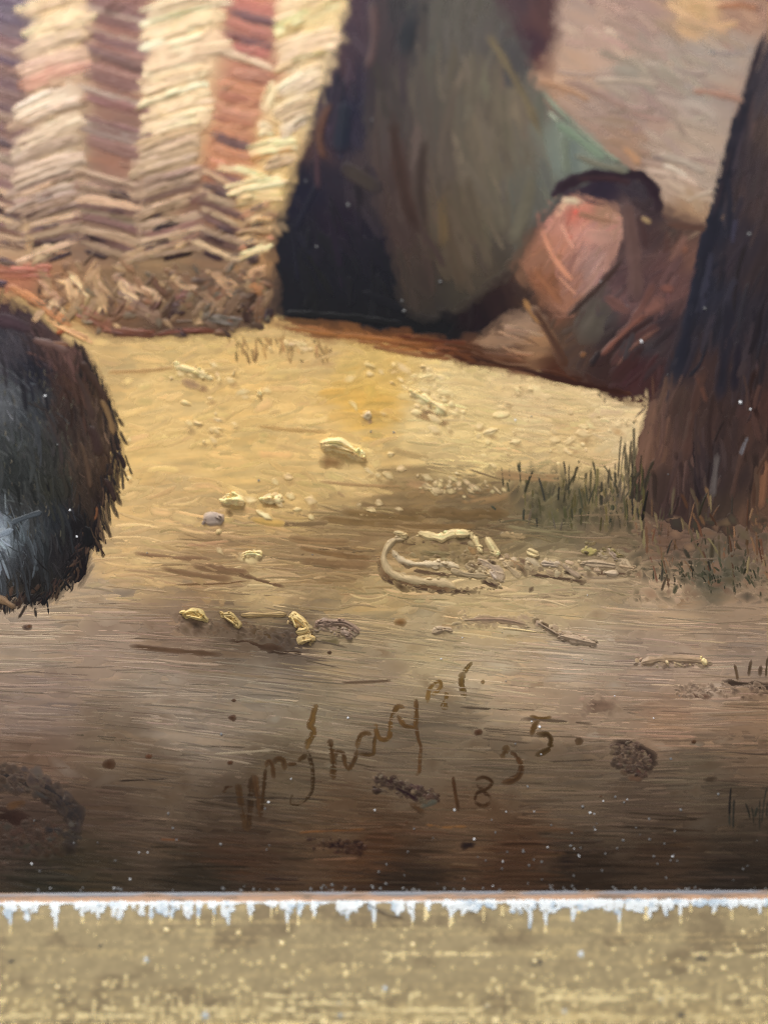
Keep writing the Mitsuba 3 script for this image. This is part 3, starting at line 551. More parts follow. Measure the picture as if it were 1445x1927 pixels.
crust(p, [(1200, 1246), (1330, 1248)], 18, 50, [(160, 134, 108), (120, 98, 82), (196, 172, 132)], 0.3)
crust(p, [(1270, 1300), (1440, 1300)], 26, 60, [(84, 66, 54), (64, 52, 46), (120, 96, 78)], 0.15, 0.8)
crust(p, [(1090, 1330), (1170, 1326)], 30, 40, [(126, 104, 88), (138, 114, 94)], 0.08, 0.95, (5, 12))
p.build('painting__stone_crust', kind='stuff')
labels['painting__looped_stone'] = {'label': 'looped stone of thick pale paint coils near the centre right'}

# ------------------------------------------------------------------ far ground, bank, coat, cloak, bundle, trunk: brush work
p = Paint()
scatter(p, 420, (1000, -80, 1540, 440), 26, (40, 130), (8, 22), (0.05, 0.16), 0.06, names=('wall',), soft=0.8, spread=14, lanes=7, seg=10)
for a, b, w, c in [((1135, 55), (1165, 75), 14, (202, 178, 158)), ((1210, 115), (1290, 150), 12, (176, 160, 146)), ((1120, 150), (1240, 160), 14, (168, 150, 134)), ((1245, 310), (1295, 335), 9, (206, 190, 172)), ((1290, 380), (1345, 360), 12, (186, 166, 146)),
                   ((1060, 150), (1180, 205), 14, (152, 124, 112)), ((1290, 10), (1330, 18), 26, (200, 162, 118)), ((1345, 12), (1430, 16), 18, (168, 116, 88)), ((1420, 10), (1428, 22), 10, (120, 92, 84)), ((1010, 150), (1110, 190), 14, (166, 128, 102)),
                   ((1170, 275), (1205, 312), 16, (170, 130, 100)), ((1240, 290), (1330, 325), 16, (164, 148, 134)), ((1225, 295), (1250, 305), 12, (128, 112, 106)), ((1300, 170), (1400, 190), 14, (160, 124, 108))]:
    p.stroke([a, ((a[0] + b[0]) / 2, (a[1] + b[1]) / 2 - 4), b], w, 0.3, c, 0.6, lanes=7)
p.build('painting__far_ground__brush_stroke', kind='stuff')

p = Paint()
scatter(p, 260, (500, 580, 1240, 770), lambda u, v: 4 + 0.016 * (u - 500), (30, 110), (4, 12), (0.03, 0.10), 0.14, names=('bank',), soft=0.7, spread=6)
for a, b, w, c in [((850, 668), (1000, 692), 14, (58, 36, 28)), ((960, 690), (1190, 742), 16, (56, 34, 30)), ((540, 618), (760, 640), 10, (150, 98, 56)), ((700, 652), (850, 676), 10, (138, 96, 62)), ((740, 630), (880, 646), 10, (84, 46, 32))]:
    p.stroke([a, ((a[0] + b[0]) / 2, (a[1] + b[1]) / 2 + 2), b], w, 0.06, c, 0.6)
p.build('painting__ground_shadow__brush_stroke', kind='stuff')

p = Paint()
scatter(p, 520, (690, -80, 1200, 610), lambda u, v: 86 - 0.05 * (v - 200), (60, 200), (10, 34), (0.006, 0.03), 0.05, names=('coat',), soft=0.95, curve=0.02, spread=9, lanes=7, seg=12)
for pts, w, h, c in [([(1018, 170), (1060, 215), (1110, 262), (1170, 308)], 9, 0.5, (148, 158, 138)), ([(1030, 210), (1052, 230)], 9, 0.5, (176, 180, 160)), ([(1044, 230), (1090, 262), (1140, 300)], 20, 0.2, (122, 136, 116)), ([(1060, 250), (1066, 330)], 22, 0.15, (112, 118, 104)),
                     ([(1080, 290), (1130, 310), (1186, 322)], 14, 0.2, (112, 108, 94)), ([(1000, 320), (985, 400), (960, 460)], 30, 0.1, (100, 94, 80)), ([(915, 60), (985, 180), (1020, 260)], 22, 0.1, (104, 92, 72)), ([(800, 260), (790, 340), (800, 430)], 30, 0.1, (62, 50, 46)),
                     ([(830, 360), (836, 470)], 26, 0.1, (90, 74, 54)), ([(772, 30), (760, 110)], 40, 0.08, (40, 42, 48)), ([(740, 220), (760, 360), (790, 440)], 30, 0.08, (60, 44, 40))]:
    p.stroke(pts, w, h, c, 0.7, lanes=9, seg=9)
p.build('painting__olive_coat__brush_stroke', kind='stuff')

p = Paint()
scatter(p, 300, (500, -80, 860, 640), lambda u, v: 76, (40, 130), (8, 24), (0.008, 0.04), 0.12, names=('fold',), soft=0.9, curve=0.02, spread=18, lanes=7, seg=10)
scatter(p, 60, (840, -80, 1070, 660), 72, (30, 80), (6, 16), (0.03, 0.1), 0.14, names=('recess',), soft=0.8, spread=14)
for pts, w, c in [([(625, 190), (600, 260), (612, 300)], 20, (84, 58, 48)), ([(650, 190), (640, 290)], 34, (30, 34, 46)), ([(640, 310), (720, 360)], 34, (58, 50, 46)), ([(700, 0), (704, 60), (690, 130)], 20, (84, 66, 66)), ([(536, 590), (640, 596), (760, 612)], 18, (18, 16, 22))]:
    p.stroke(pts, w, 0.12, c, 0.7, lanes=9, seg=9)
p.build('painting__shadowed_cloak__brush_stroke', kind='stuff')

p = Paint()
scatter(p, 300, (960, 320, 1400, 760), lambda u, v: -52 if v > 420 else 20, (24, 80), (7, 18), (0.02, 0.06), 0.08, names=('bundle',), soft=0.85, spread=20)
for pts, w, h, c in [([(1036, 372), (1070, 344), (1130, 328), (1200, 328), (1228, 356), (1240, 400)], 24, 0.3, (44, 32, 40)), ([(1080, 340), (1140, 334), (1190, 346)], 14, 0.2, (60, 42, 46)), ([(1176, 380), (1190, 460), (1196, 540), (1196, 570)], 32, 0.25, (92, 70, 66)), ([(1200, 400), (1215, 470)], 16, 0.2, (68, 50, 50)),
                     ([(1160, 500), (1130, 535), (1080, 580)], 10, 0.3, (66, 48, 44)), ([(1136, 560), (1112, 610), (1090, 648)], 62, 0.05, (86, 78, 70)), ([(1172, 486), (1130, 536), (1066, 596)], 9, 0.1, (58, 44, 40)), ([(1230, 596), (1176, 634), (1120, 690)], 16, 0.1, (58, 42, 42)), ([(1244, 616), (1196, 648), (1160, 690)], 11, 0.1, (104, 74, 66)), ([(1252, 560), (1210, 590), (1190, 600)], 26, 0.05, (116, 80, 72)), ([(1215, 590), (1170, 630), (1130, 670)], 14, 0.3, (112, 74, 64)), ([(1240, 610), (1190, 640), (1150, 690)], 14, 0.3, (78, 54, 52)), ([(1200, 520), (1186, 570)], 20, 0.2, (70, 54, 54)),
                     ([(1230, 530), (1206, 580), (1160, 640)], 18, 0.3, (104, 72, 66)), ([(1240, 540), (1270, 544)], 16, 0.3, (112, 74, 66)), ([(1136, 556), (1186, 590)], 22, 0.2, (110, 78, 72)), ([(1205, 408), (1226, 420)], 10, 0.5, (158, 132, 98)), ([(1250, 420), (1330, 430)], 16, 0.2, (86, 62, 54)), ([(1280, 470), (1296, 468)], 18, 0.3, (126, 84, 68)),
                     ([(985, 560), (1012, 600), (1024, 610)], 12, 0.3, (158, 116, 76)), ([(1000, 575), (1040, 640), (1066, 690)], 16, 0.2, (78, 54, 44)), ([(1190, 620), (1170, 680)], 22, 0.2, (66, 58, 60)), ([(1090, 670), (1104, 664)], 10, 0.4, (120, 84, 58)), ([(1130, 660), (1110, 690)], 10, 0.2, (42, 36, 38)), ([(1200, 660), (1150, 720)], 30, 0.1, (62, 40, 40))]:
    p.stroke(pts, w * 1.1, min(h, 0.12), c, 0.6, lanes=9, seg=7)
p.build('painting__brown_bundle__brush_stroke', kind='stuff')

p = Paint()
scatter(p, 150, (985, 365, 1180, 590), -55, (20, 60), (5, 14), (0.02, 0.07), 0.06, names=('cloth',), soft=0.8, spread=16)
for pts, w, h, c in [([(1056, 378), (1076, 376), (1092, 384)], 14, 0.6, (212, 192, 160)), ([(1078, 394), (1088, 402)], 12, 0.6, (206, 84, 72)), ([(1020, 430), (1040, 480), (1080, 530)], 10, 0.3, (188, 130, 104)), ([(1054, 420), (1080, 470)], 7, 0.3, (206, 150, 128)), ([(1084, 400), (1130, 412), (1168, 420)], 10, 0.2, (142, 104, 84)),
                     ([(1096, 440), (1150, 450)], 30, 0.1, (172, 130, 116)), ([(1004, 500), (1040, 550), (1060, 575)], 18, 0.2, (136, 90, 66)), ([(1050, 520), (1086, 556)], 6, 0.3, (186, 134, 110)), ([(1070, 440), (1076, 452)], 12, 0.3, (188, 108, 92))]:
    p.stroke(pts, w * 1.2, min(h, 0.1), c, 0.75, lanes=7, seg=6)
p.build('painting__pink_cloth__brush_stroke', kind='stuff')

p = Paint()
scatter(p, 460, (1170, 60, 1540, 1010), lambda u, v: 104 if v < 700 else 97, (40, 150), (6, 20), (0.01, 0.06), 0.13, names=('trunk',), soft=0.85, spread=8, lanes=5, seg=9)
for pts, w, c in [([(1425, 130), (1380, 270), (1340, 420), (1310, 540), (1280, 680), (1262, 740)], 26, (38, 38, 48)), ([(1440, 60), (1410, 150), (1376, 280), (1340, 410)], 12, (52, 44, 50)), ([(1370, 560), (1360, 700), (1350, 760)], 26, (40, 38, 46)), ([(1325, 690), (1300, 800), (1290, 870)], 18, (80, 58, 52)),
                  ([(1232, 750), (1212, 850), (1196, 930)], 24, (112, 84, 70)), ([(1310, 700), (1330, 760)], 12, (84, 58, 50)), ([(1390, 640), (1380, 740)], 18, (40, 36, 44)), ([(1250, 870), (1240, 950)], 30, (64, 50, 46)), ([(1350, 850), (1340, 940)], 14, (88, 80, 78)), ([(1408, 820), (1392, 860)], 10, (104, 100, 104)), ([(1440, 860), (1430, 960)], 20, (120, 84, 64))]:
    p.stroke(pts, w * 1.2, 0.06, c, 0.8, lanes=9, seg=9)
p.build('painting__tree_trunk__bark_stroke', kind='stuff')

# where two areas meet the paint was drawn together wet in wet
p = Paint()
PAIRS = {}
for di, dj in ((0, 1), (1, 0)):
    A, B = AID[:len(gv) - di, :nu - dj], AID[di:, dj:]
    ii, jj = np.nonzero(A != B)
    for i, j in zip(ii, jj):
        PAIRS.setdefault(tuple(sorted((int(A[i, j]), int(B[i, j])))), []).append((gu[j] + dj, gv[i] + di))
for (ka, kb), pts in sorted(PAIRS.items()):
    na, nb = NAMES[ka], NAMES[kb]
    if {na, nb} == {'sunlit', 'shaded'}:
        continue
    M = gaussian_filter((AID == ka).astype(float), 7)
    gi, gj = np.gradient(M)
    pts = np.array(pts, float)
    for q in pts[rng.permutation(len(pts))[:max(1, len(pts) // 7)]]:
        i = int(np.clip((q[1] - gv[0]) / STEP, 0, len(gv) - 1)); j = int(np.clip((q[0] - gu[0]) / STEP, 0, nu - 1))
        n = np.array([gj[i, j], gi[i, j]]); l = np.linalg.norm(n)
        if l < 1e-4:
            continue
        n /= l
        t = np.array([-n[1], n[0]])
        wide = float(np.interp(q[1], [0, 500, 1000], [30, 20, 11])) * (0.7 if 'dog' in (na, nb) else 0.6 if 'trunk' in (na, nb) else 0.5 if 'cloth' in (na, nb) else 1.0)
        q = q + n * rng.normal(0, wide * 0.12)
        w = rng.uniform(0.6, 1.3)
        fa, fb_ = AREAS[na]['np'](*q), AREAS[nb]['np'](*q)
        mix = rng.uniform(0.35, 0.65)
        c = to_srgb((fa * mix + fb_ * (1 - mix) + 0.009) / 1.12)
        L = rng.uniform(24, 60) if 'trunk' in (na, nb) else rng.uniform(14, 34)
        p.stroke([q - t * L, q, q + t * L], wide * w, 0.012, c, 1.0, lanes=9, seg=6, ragged=0.25, jit=0.04, rim='local')
p.build('painting__blended_edge', kind='stuff')

# grass against the trunk, at the right edge and along the ledge
p = Paint()


def blade(u, v, L, lean, w, c, h=0.2):
    p.stroke([(u, v), (u + lean * 0.4, v - L * 0.55), (u + lean, v - L)], w * 1.35, h * 0.3, c, 0.88, lanes=5, seg=12, ragged=0.2)


GREENS = [(56, 56, 44), (70, 68, 48), (48, 52, 44), (92, 84, 54), (78, 72, 56), (104, 92, 60), (44, 44, 40), (88, 78, 66)]
for _ in range(110):
    u = rng.triangular(930, 1170, 1210)
    p.dab(u, rng.uniform(890, 985) + 0.05 * (u - 1000), rng.uniform(9, 20), 0.04, tint(np.array(GREENS[rng.integers(8)]) * 0.92, 0.12), 0.9, 75, 1.5)
for _ in range(130):
    u, v = rng.uniform(1190, 1530), rng.uniform(975, 1130)
    p.dab(u, v, rng.uniform(7, 16), 0.06, tint([(74, 70, 56), (118, 90, 72), (132, 104, 82), (96, 84, 64), (62, 60, 50), (112, 84, 66)][rng.integers(6)], 0.1), 0.9, rng.choice([80, 10]), 1.5)
for _ in range(60):
    u = rng.uniform(1190, 1500)
    p.dab(u, 1075 + 0.09 * (u - 1200) + rng.normal(0, 12), rng.uniform(6, 14), 0.05, tint((62, 62, 50), 0.12), 0.9, 15, 1.8)
for _ in range(130):
    u = rng.triangular(925, 1180, 1215)
    v = rng.uniform(905, 1000) + 0.06 * (u - 1000)
    blade(u, v, rng.uniform(28, 80) * (0.6 + 0.5 * (u - 925) / 290), rng.normal(3, 9), rng.uniform(3, 7), tint(GREENS[rng.integers(8)], 0.12))
for _ in range(24):
    u = rng.uniform(1160, 1212)
    blade(u, rng.uniform(880, 950), rng.uniform(40, 110), rng.normal(6, 8), rng.uniform(3, 6), tint((58, 54, 44), 0.12))
for _ in range(130):
    u, v = rng.uniform(1180, 1530), rng.uniform(960, 1125)
    blade(u, v, rng.uniform(24, 70), rng.normal(-4, 12), rng.uniform(3, 8), tint([(60, 58, 46), (104, 78, 58), (118, 88, 66), (76, 66, 52), (52, 50, 44), (120, 104, 76), (90, 62, 48)][rng.integers(7)], 0.12))
for _ in range(90):
    u = rng.uniform(1225, 1480)
    v = 1085 + 0.10 * (u - 1225) + rng.normal(0, 13)
    blade(u, v, rng.uniform(12, 32), rng.normal(-6, 6), rng.uniform(3, 8), tint((56, 56, 44), 0.15))
for _ in range(16):
    u = rng.uniform(1365, 1500)
    blade(u, rng.uniform(1535, 1570), rng.uniform(25, 80), rng.normal(2, 6), rng.uniform(3, 6), tint((40, 40, 36), 0.15))
for _ in range(6):
    u = rng.uniform(1380, 1500)
    blade(u, rng.uniform(1270, 1300), rng.uniform(20, 70), rng.normal(2, 6), rng.uniform(4, 9), tint((88, 70, 52), 0.1))
for _ in range(44):
    u = rng.uniform(440, 620)
    blade(u, rng.uniform(650, 690), rng.uniform(14, 40), rng.normal(-6, 8), rng.uniform(4, 9), tint((152, 118, 76), 0.10), 0.08)
p.build('painting__grass', kind='stuff', label='dark green painted grass blades around the foot of the trunk')

# ------------------------------------------------------------------ wicker basket: every strand a ridge of paint
strands = []


def strand(a, b, w, c, h=0.9, bow=-4):
    strands.append((a, b, w, c, h, bow))


Y1, Y2, Y3 = (236, 208, 150), (222, 192, 138), (208, 182, 140)
# light column at the left
for v, c, w in [(2, Y2, 26), (50, Y1, 34), (86, Y3, 24), (118, (206, 172, 136), 26), (146, (202, 150, 118), 22), (194, (214, 194, 156), 36), (222, (186, 158, 122), 18), (254, (214, 190, 148), 30), (280, (178, 156, 124), 18), (318, (196, 174, 140), 34), (344, (172, 148, 122), 16), (372, (186, 166, 138), 22), (404, (160, 136, 108), 16)]:
    x0 = 62 - 0.10 * v
    strand((x0 - 8 + rng.normal(0, 5), v + 20 + rng.normal(0, 4)), (x0 + 112 + rng.normal(0, 6), v - 22 + rng.normal(0, 4)), w * 1.2, c, 0.8)
# light column in the middle
for v, c, w in [(12, (218, 196, 146), 30), (48, Y1, 38), (98, (226, 196, 146), 44), (146, (228, 198, 142), 40), (196, (230, 202, 146), 38), (238, (232, 206, 150), 28), (258, (206, 176, 124), 20), (306, (184, 160, 118), 38), (282, (196, 170, 128), 16), (338, (150, 126, 100), 18), (358, (168, 144, 110), 16), (398, (176, 150, 112), 18)]:
    x0 = 288 - 0.075 * v
    strand((x0 - 4 + rng.normal(0, 4), v + 16), (x0 + 140 - 0.10 * v + rng.normal(0, 6), v - 20), w * 1.18, c, 0.9)
# light edge of the basket at the right
for a, b, w, c in [((528, 60), (646, 6), 26, (238, 210, 136)), ((520, 20), (640, -16), 30, (224, 196, 136)), ((530, 104), (632, 68), 36, (216, 188, 140)), ((522, 128), (606, 102), 14, (236, 204, 140)), ((532, 178), (606, 138), 34, (214, 192, 146)), ((498, 210), (516, 156), 20, (238, 212, 152)),
                   ((520, 222), (590, 192), 26, (208, 184, 136)), ((488, 246), (512, 240), 24, (240, 214, 156)), ((530, 252), (582, 216), 18, (212, 196, 156)), ((470, 290), (552, 272), 24, (244, 218, 150)), ((478, 300), (548, 282), 8, (214, 160, 84)), ((500, 318), (558, 296), 18, (204, 178, 128)), ((412, 314), (500, 336), 14, (232, 202, 142)),
                   ((432, 362), (534, 342), 22, (240, 214, 148)), ((450, 380), (526, 366), 18, (232, 202, 132)), ((470, 420), (512, 412), 12, (220, 186, 126)), ((450, 440), (506, 436), 12, (186, 158, 112)), ((462, 460), (504, 456), 12, (206, 174, 122)), ((420, 96), (514, 132), 13, (216, 190, 146)), ((440, 140), (510, 152), 16, (176, 122, 92))]:
    strand(a, b, w * 1.2, c, 1.0)
# red brown columns with thin pale lines running down to the right
for v in (8, 38, 74, 108, 150, 190, 236, 274):
    strand((172 - 0.03 * v, v - 12), (292 - 0.05 * v, v + 22), 22, tint((116, 80, 70), 0.10), 0.35, 2)
for v, c in [(22, (168, 148, 124)), (62, (178, 152, 124)), (92, (150, 112, 96)), (130, (142, 104, 88)), (176, (172, 156, 132)), (238, (158, 146, 124)), (252, (138, 120, 104)), (330, (184, 158, 124)), (356, (150, 126, 100))]:
    strand((160 - 0.04 * v, v - 12), (284 - 0.06 * v, v + 20), 10, c, 0.5, 2)
for v, c in [(8, (176, 104, 84)), (28, (96, 64, 66)), (48, (182, 116, 94)), (72, (104, 66, 64)), (92, (166, 98, 82)), (160, (188, 126, 84)), (184, (160, 98, 70)), (206, (192, 132, 92)), (222, (172, 108, 74)), (246, (184, 124, 82)), (262, (98, 70, 66)), (284, (186, 126, 84)), (312, (190, 124, 82)), (334, (104, 66, 56))]:
    strand((436 - 0.13 * v, v - 8), (524 - 0.20 * v, v + 12), 17, c, 0.35, 2)
for v, c in [(-6, (96, 84, 100)), (30, (88, 76, 92)), (70, (120, 90, 88)), (86, (146, 118, 104)), (106, (84, 66, 78)), (150, (98, 74, 76)), (166, (130, 104, 94)), (196, (92, 70, 70)), (212, (148, 124, 98)), (236, (104, 74, 66)), (262, (80, 66, 68)), (290, (146, 130, 104)), (310, (180, 150, 126)), (336, (124, 92, 84))]:
    strand((-70, v - 22), (44 - 0.05 * v, v + 14), 15, c, 0.45, 2)
# lower half: herring-bone in half tone
for r in range(5):
    v = 348 + r * 31
    for (x0, x1, down) in [(-70, 40, 1), (40, 150, 0), (150, 262, 1), (262, 376, 0), (376, 452, 1), (448, 512, 0)]:
        dv = (16 if down else -17) * rng.uniform(0.7, 1.2)
        e = rng.normal(0, 5, 6)
        warm = x0 >= 448
        if r < 4:
            strand((x0 + e[0], v + 15 - dv + e[1]), (x1 + e[2], v + 15 + dv + e[3]), 15, tint((150, 108, 74) if warm else (106, 78, 66), 0.14), 0.45, rng.normal(0, 3))
        if rng.random() < 0.8:
            q = rng.uniform(0.0, 0.5); x2 = x0 + (x1 - x0) * q; x3 = x2 + (x1 - x0) * rng.uniform(0.3, 0.5)
            sl = dv * 2 / (x1 - x0)
            strand((x2, v + 14 - dv + sl * (x2 - x0)), (x3, v + 14 - dv + sl * (x3 - x0)), rng.uniform(9, 15), tint((58, 42, 44), 0.12), 0.62, 0)
        if warm and r < 2:
            continue
        c = tint((212, 176, 118) if warm else (186, 158, 120), 0.10)
        strand((x0 + e[2], v - dv + e[4]), (x1 + e[5], v + dv + e[0]), rng.uniform(10, 17), c, 0.5, rng.normal(0, 4))
        if rng.random() < 0.6:
            strand((x0 + e[1] + 10, v + 8 - dv + e[4]), (x1 + e[5] - 12, v + 8 + dv + e[0]), rng.uniform(6, 9), tint((156, 130, 100), 0.1), 0.4, rng.normal(0, 3))
strand((44, 410), (52, 440), 12, (196, 166, 120), 0.7); strand((50, 480), (62, 445), 14, (198, 166, 118), 0.6); strand((268, 340), (262, 450), 9, (168, 142, 112), 0.5)
strand((60, 492), (108, 470), 26, (178, 154, 112), 0.5); strand((230, 490), (350, 452), 26, (176, 148, 106), 0.5); strand((330, 468), (352, 456), 16, (206, 172, 118), 0.7)
# twisted rim at the bottom
for a, b, w, c in [((84, 540), (98, 556), 16, (196, 160, 116)), ((92, 566), (120, 590), 22, (210, 180, 130)), ((128, 524), (142, 566), 20, (206, 172, 122)), ((186, 500), (150, 566), 20, (188, 154, 110)), ((176, 520), (200, 586), 26, (180, 150, 106)), ((186, 576), (196, 592), 20, (216, 182, 126)), ((212, 520), (250, 552), 16, (176, 142, 112)),
                   ((250, 540), (306, 566), 20, (200, 168, 126)), ((222, 560), (300, 600), 24, (140, 114, 90)), ((330, 520), (372, 538), 16, (200, 168, 124)), ((330, 566), (356, 550), 22, (128, 90, 74)), ((376, 548), (420, 586), 16, (160, 132, 100)), ((404, 530), (446, 540), 14, (200, 164, 116)), ((380, 590), (450, 606), 22, (118, 110, 94)), ((364, 610), (384, 604), 18, (176, 148, 106)),
                   ((450, 508), (486, 500), (0), (0)) if False else ((456, 520), (500, 508), 18, (196, 158, 112)), ((470, 540), (496, 536), 26, (172, 122, 76)), ((460, 570), (470, 604), 20, (70, 54, 48)), ((490, 560), (486, 606), 20, (116, 88, 64)), ((506, 580), (500, 606), 14, (58, 48, 48)), ((312, 590), (350, 580), 24, (74, 56, 50)), ((330, 624), (350, 630), 12, (70, 56, 54)), ((300, 630), (420, 624), 10, (110, 66, 48)),
                   ((20, 540), (130, 612), 14, (196, 140, 92)), ((90, 600), (170, 640), 14, (204, 160, 104)), ((0, 510), (90, 512), 26, (164, 104, 78)), ((150, 586), (210, 620), 26, (134, 90, 68)), ((200, 620), (290, 628), 16, (116, 76, 58)), ((110, 622), (150, 630), 10, (176, 112, 74)), ((-60, 540), (10, 536), 14, (70, 56, 62))]:
    strand(a, b, w, c, 0.6, rng.normal(0, 4))
KEPT = 280
extra = Paint()
order = sorted(range(len(strands)), key=lambda i: -math.hypot(strands[i][1][0] - strands[i][0][0], strands[i][1][1] - strands[i][0][1]) * strands[i][2])
big, cnt = set(order[:KEPT]), 0
for x in range(70, 505, 15):       # the plaited rim
    t = (x - 70) / 435.0
    y0 = 566 - 22 * t + rng.normal(0, 3) if x > 130 else 560
    c = tint([(204, 172, 124), (150, 116, 86), (176, 144, 106), (116, 86, 66)][rng.integers(4)], 0.08)
    if (x // 15) % 2:
        strand((x - 10, y0 - 34), (x + 26, y0 + 6), rng.uniform(11, 17), c * (1 - 0.25 * t), 0.6, rng.normal(3, 2))
    else:
        strand((x + 22, y0 + 2), (x - 6, y0 + 42), rng.uniform(11, 17), c * (0.92 - 0.3 * t), 0.6, rng.normal(3, 2))
for i in rng.permutation(len(strands)):
    a, b, w, c, h, bow = strands[i]
    q = Paint() if i in big else extra
    a, b = np.array(a, float), np.array(b, float)
    a, b = a - (b - a) * 0.05, b + (b - a) * 0.05
    m = (a + b) / 2 + (0, bow)
    q.bundle(a, m, b, w, h * 0.75, add_haze(m[0], m[1], np.array(c, float) * np.array([0.975, 0.945, 0.99])))
    if q is not extra:
        q.build(number('painting__wicker_basket__wicker_strand', cnt)); cnt += 1
for _ in range(150):
    u, v = rng.uniform(60, 505), rng.uniform(498, 628)
    if area_at(u, v) == 'basket':
        extra.dab(u, v, rng.uniform(4, 9), 0.3, tint([(182, 150, 112), (116, 84, 66), (92, 72, 60), (150, 122, 94), (138, 98, 74), (110, 100, 86), (70, 54, 50)][rng.integers(7)], 0.1), 0.7, rng.choice([40, -50, 20]), 2.0)
scatter(extra, 380, (-90, -90, 640, 630), lambda u, v: -14 + 26 * math.sin(u / 36.0), (14, 50), (3, 9), (0.1, 0.4), 0.14, names=('basket',), soft=0.55, spread=14, lanes=5)
extra.build('painting__wicker_basket__paint_touch', kind='stuff')

# ------------------------------------------------------------------ dog: hair laid stroke by stroke
p = Paint()
scatter(p, 1500, (-90, 560, 240, 1140), lambda u, v: 62 + 0.05 * (v - 800) + 0.14 * u - 10, (16, 60), (3, 8), (0.02, 0.10), 0.18, names=('dog',), soft=0.7, spread=18, lanes=3, seg=11)
for _ in range(150):           # dull glints in the coat
    u, v = rng.uniform(-60, 140), rng.uniform(690, 1000)
    if area_at(u, v) == 'dog':
        L = rng.uniform(8, 20)
        p.stroke([(u, v), (u + rng.normal(2, 2), v + L / 2), (u + rng.normal(0, 3), v + L)], rng.uniform(2.5, 4.5), 0.10, tint((78, 74, 64), 0.16), 0.7, lanes=3)
for _ in range(260):           # long soft hair
    u, v = rng.uniform(-80, 210), rng.uniform(600, 1090)
    if area_at(u, v) == 'dog' and area_at(u + 10, v + 50) == 'dog':
        c = to_srgb((AREAS['dog']['np'](np.array(float(u)), np.array(float(v))) + 0.009) / 1.12)
        L = rng.uniform(40, 110)
        p.stroke([(u, v), (u + L * 0.18, v + L * 0.5), (u + L * 0.20 + rng.normal(0, 5), v + L * 0.9)], rng.uniform(5, 12), 0.05, c * rng.uniform(0.72, 1.15), 0.85, lanes=5, seg=10)
EDGE = np.array([(150, 650), (190, 710), (212, 760), (224, 815), (232, 868), (218, 905), (208, 945), (190, 985), (182, 1020), (165, 1065), (135, 1105), (90, 1130), (40, 1138), (0, 1140)], float)
for i in range(300):           # tufts over the outline
    t = rng.uniform(0, len(EDGE) - 1.01); k = int(t); q = EDGE[k] + (EDGE[k + 1] - EDGE[k]) * (t - k)
    s = q + rng.normal((-14, -14), 6)
    L = rng.uniform(22, 66)
    d = np.array([rng.normal(8, 7), L]) if q[1] < 1020 else np.array([rng.normal(-10, 8), L * 0.5])
    c = tint([(38, 32, 32), (56, 44, 40), (70, 55, 46), (30, 28, 30), (34, 31, 32)][rng.integers(5)], 0.12)
    p.stroke([s, s + d * 0.6, s + d + (rng.normal(0, 4), 0)], rng.uniform(4, 11), 0.05, c, 0.72, lanes=5, seg=9)
for a, b, w, c in [((218, 850), (234, 885), 10, (44, 36, 36)), ((196, 900), (216, 945), 14, (52, 40, 38)), ((182, 952), (177, 980), 6, (112, 74, 52)), ((150, 680), (200, 760), 16, (60, 44, 38)), ((140, 700), (176, 790), 14, (62, 48, 44)), ((190, 750), (214, 820), 12, (120, 94, 66)), ((168, 800), (186, 860), 20, (56, 42, 40)), ((150, 830), (170, 920), 12, (82, 64, 52)),
                   ((-60, 1012), (16, 1004), 22, (156, 164, 174)), ((-40, 1030), (26, 996), 14, (124, 134, 146)), ((20, 985), (80, 964), 14, (72, 78, 84)), ((-60, 1060), (6, 1052), 12, (96, 102, 110)), ((-40, 760), (16, 770), 30, (88, 90, 94)), ((160, 990), (165, 1030), 24, (24, 22, 26)), ((-60, 590), (60, 620), 26, (64, 48, 54)), ((60, 640), (130, 664), 16, (104, 80, 74)),  ((90, 650), (130, 650), 12, (130, 92, 70))]:
    p.stroke([a, ((a[0] + b[0]) / 2 + 3, (a[1] + b[1]) / 2 - 3), b], w, 0.2, c, 0.55, lanes=7, seg=7)
p.build('painting__black_dog__fur', kind='stuff')

# ------------------------------------------------------------------ the signature
INK = (104, 72, 24)


def z5(*a):
    return [(380 + x / 2.535, 1220 + y / 2.535) for x, y in a]


def z6(*a):
    return [(830 + x / 2.35, 1200 + y / 2.35) for x, y in a]


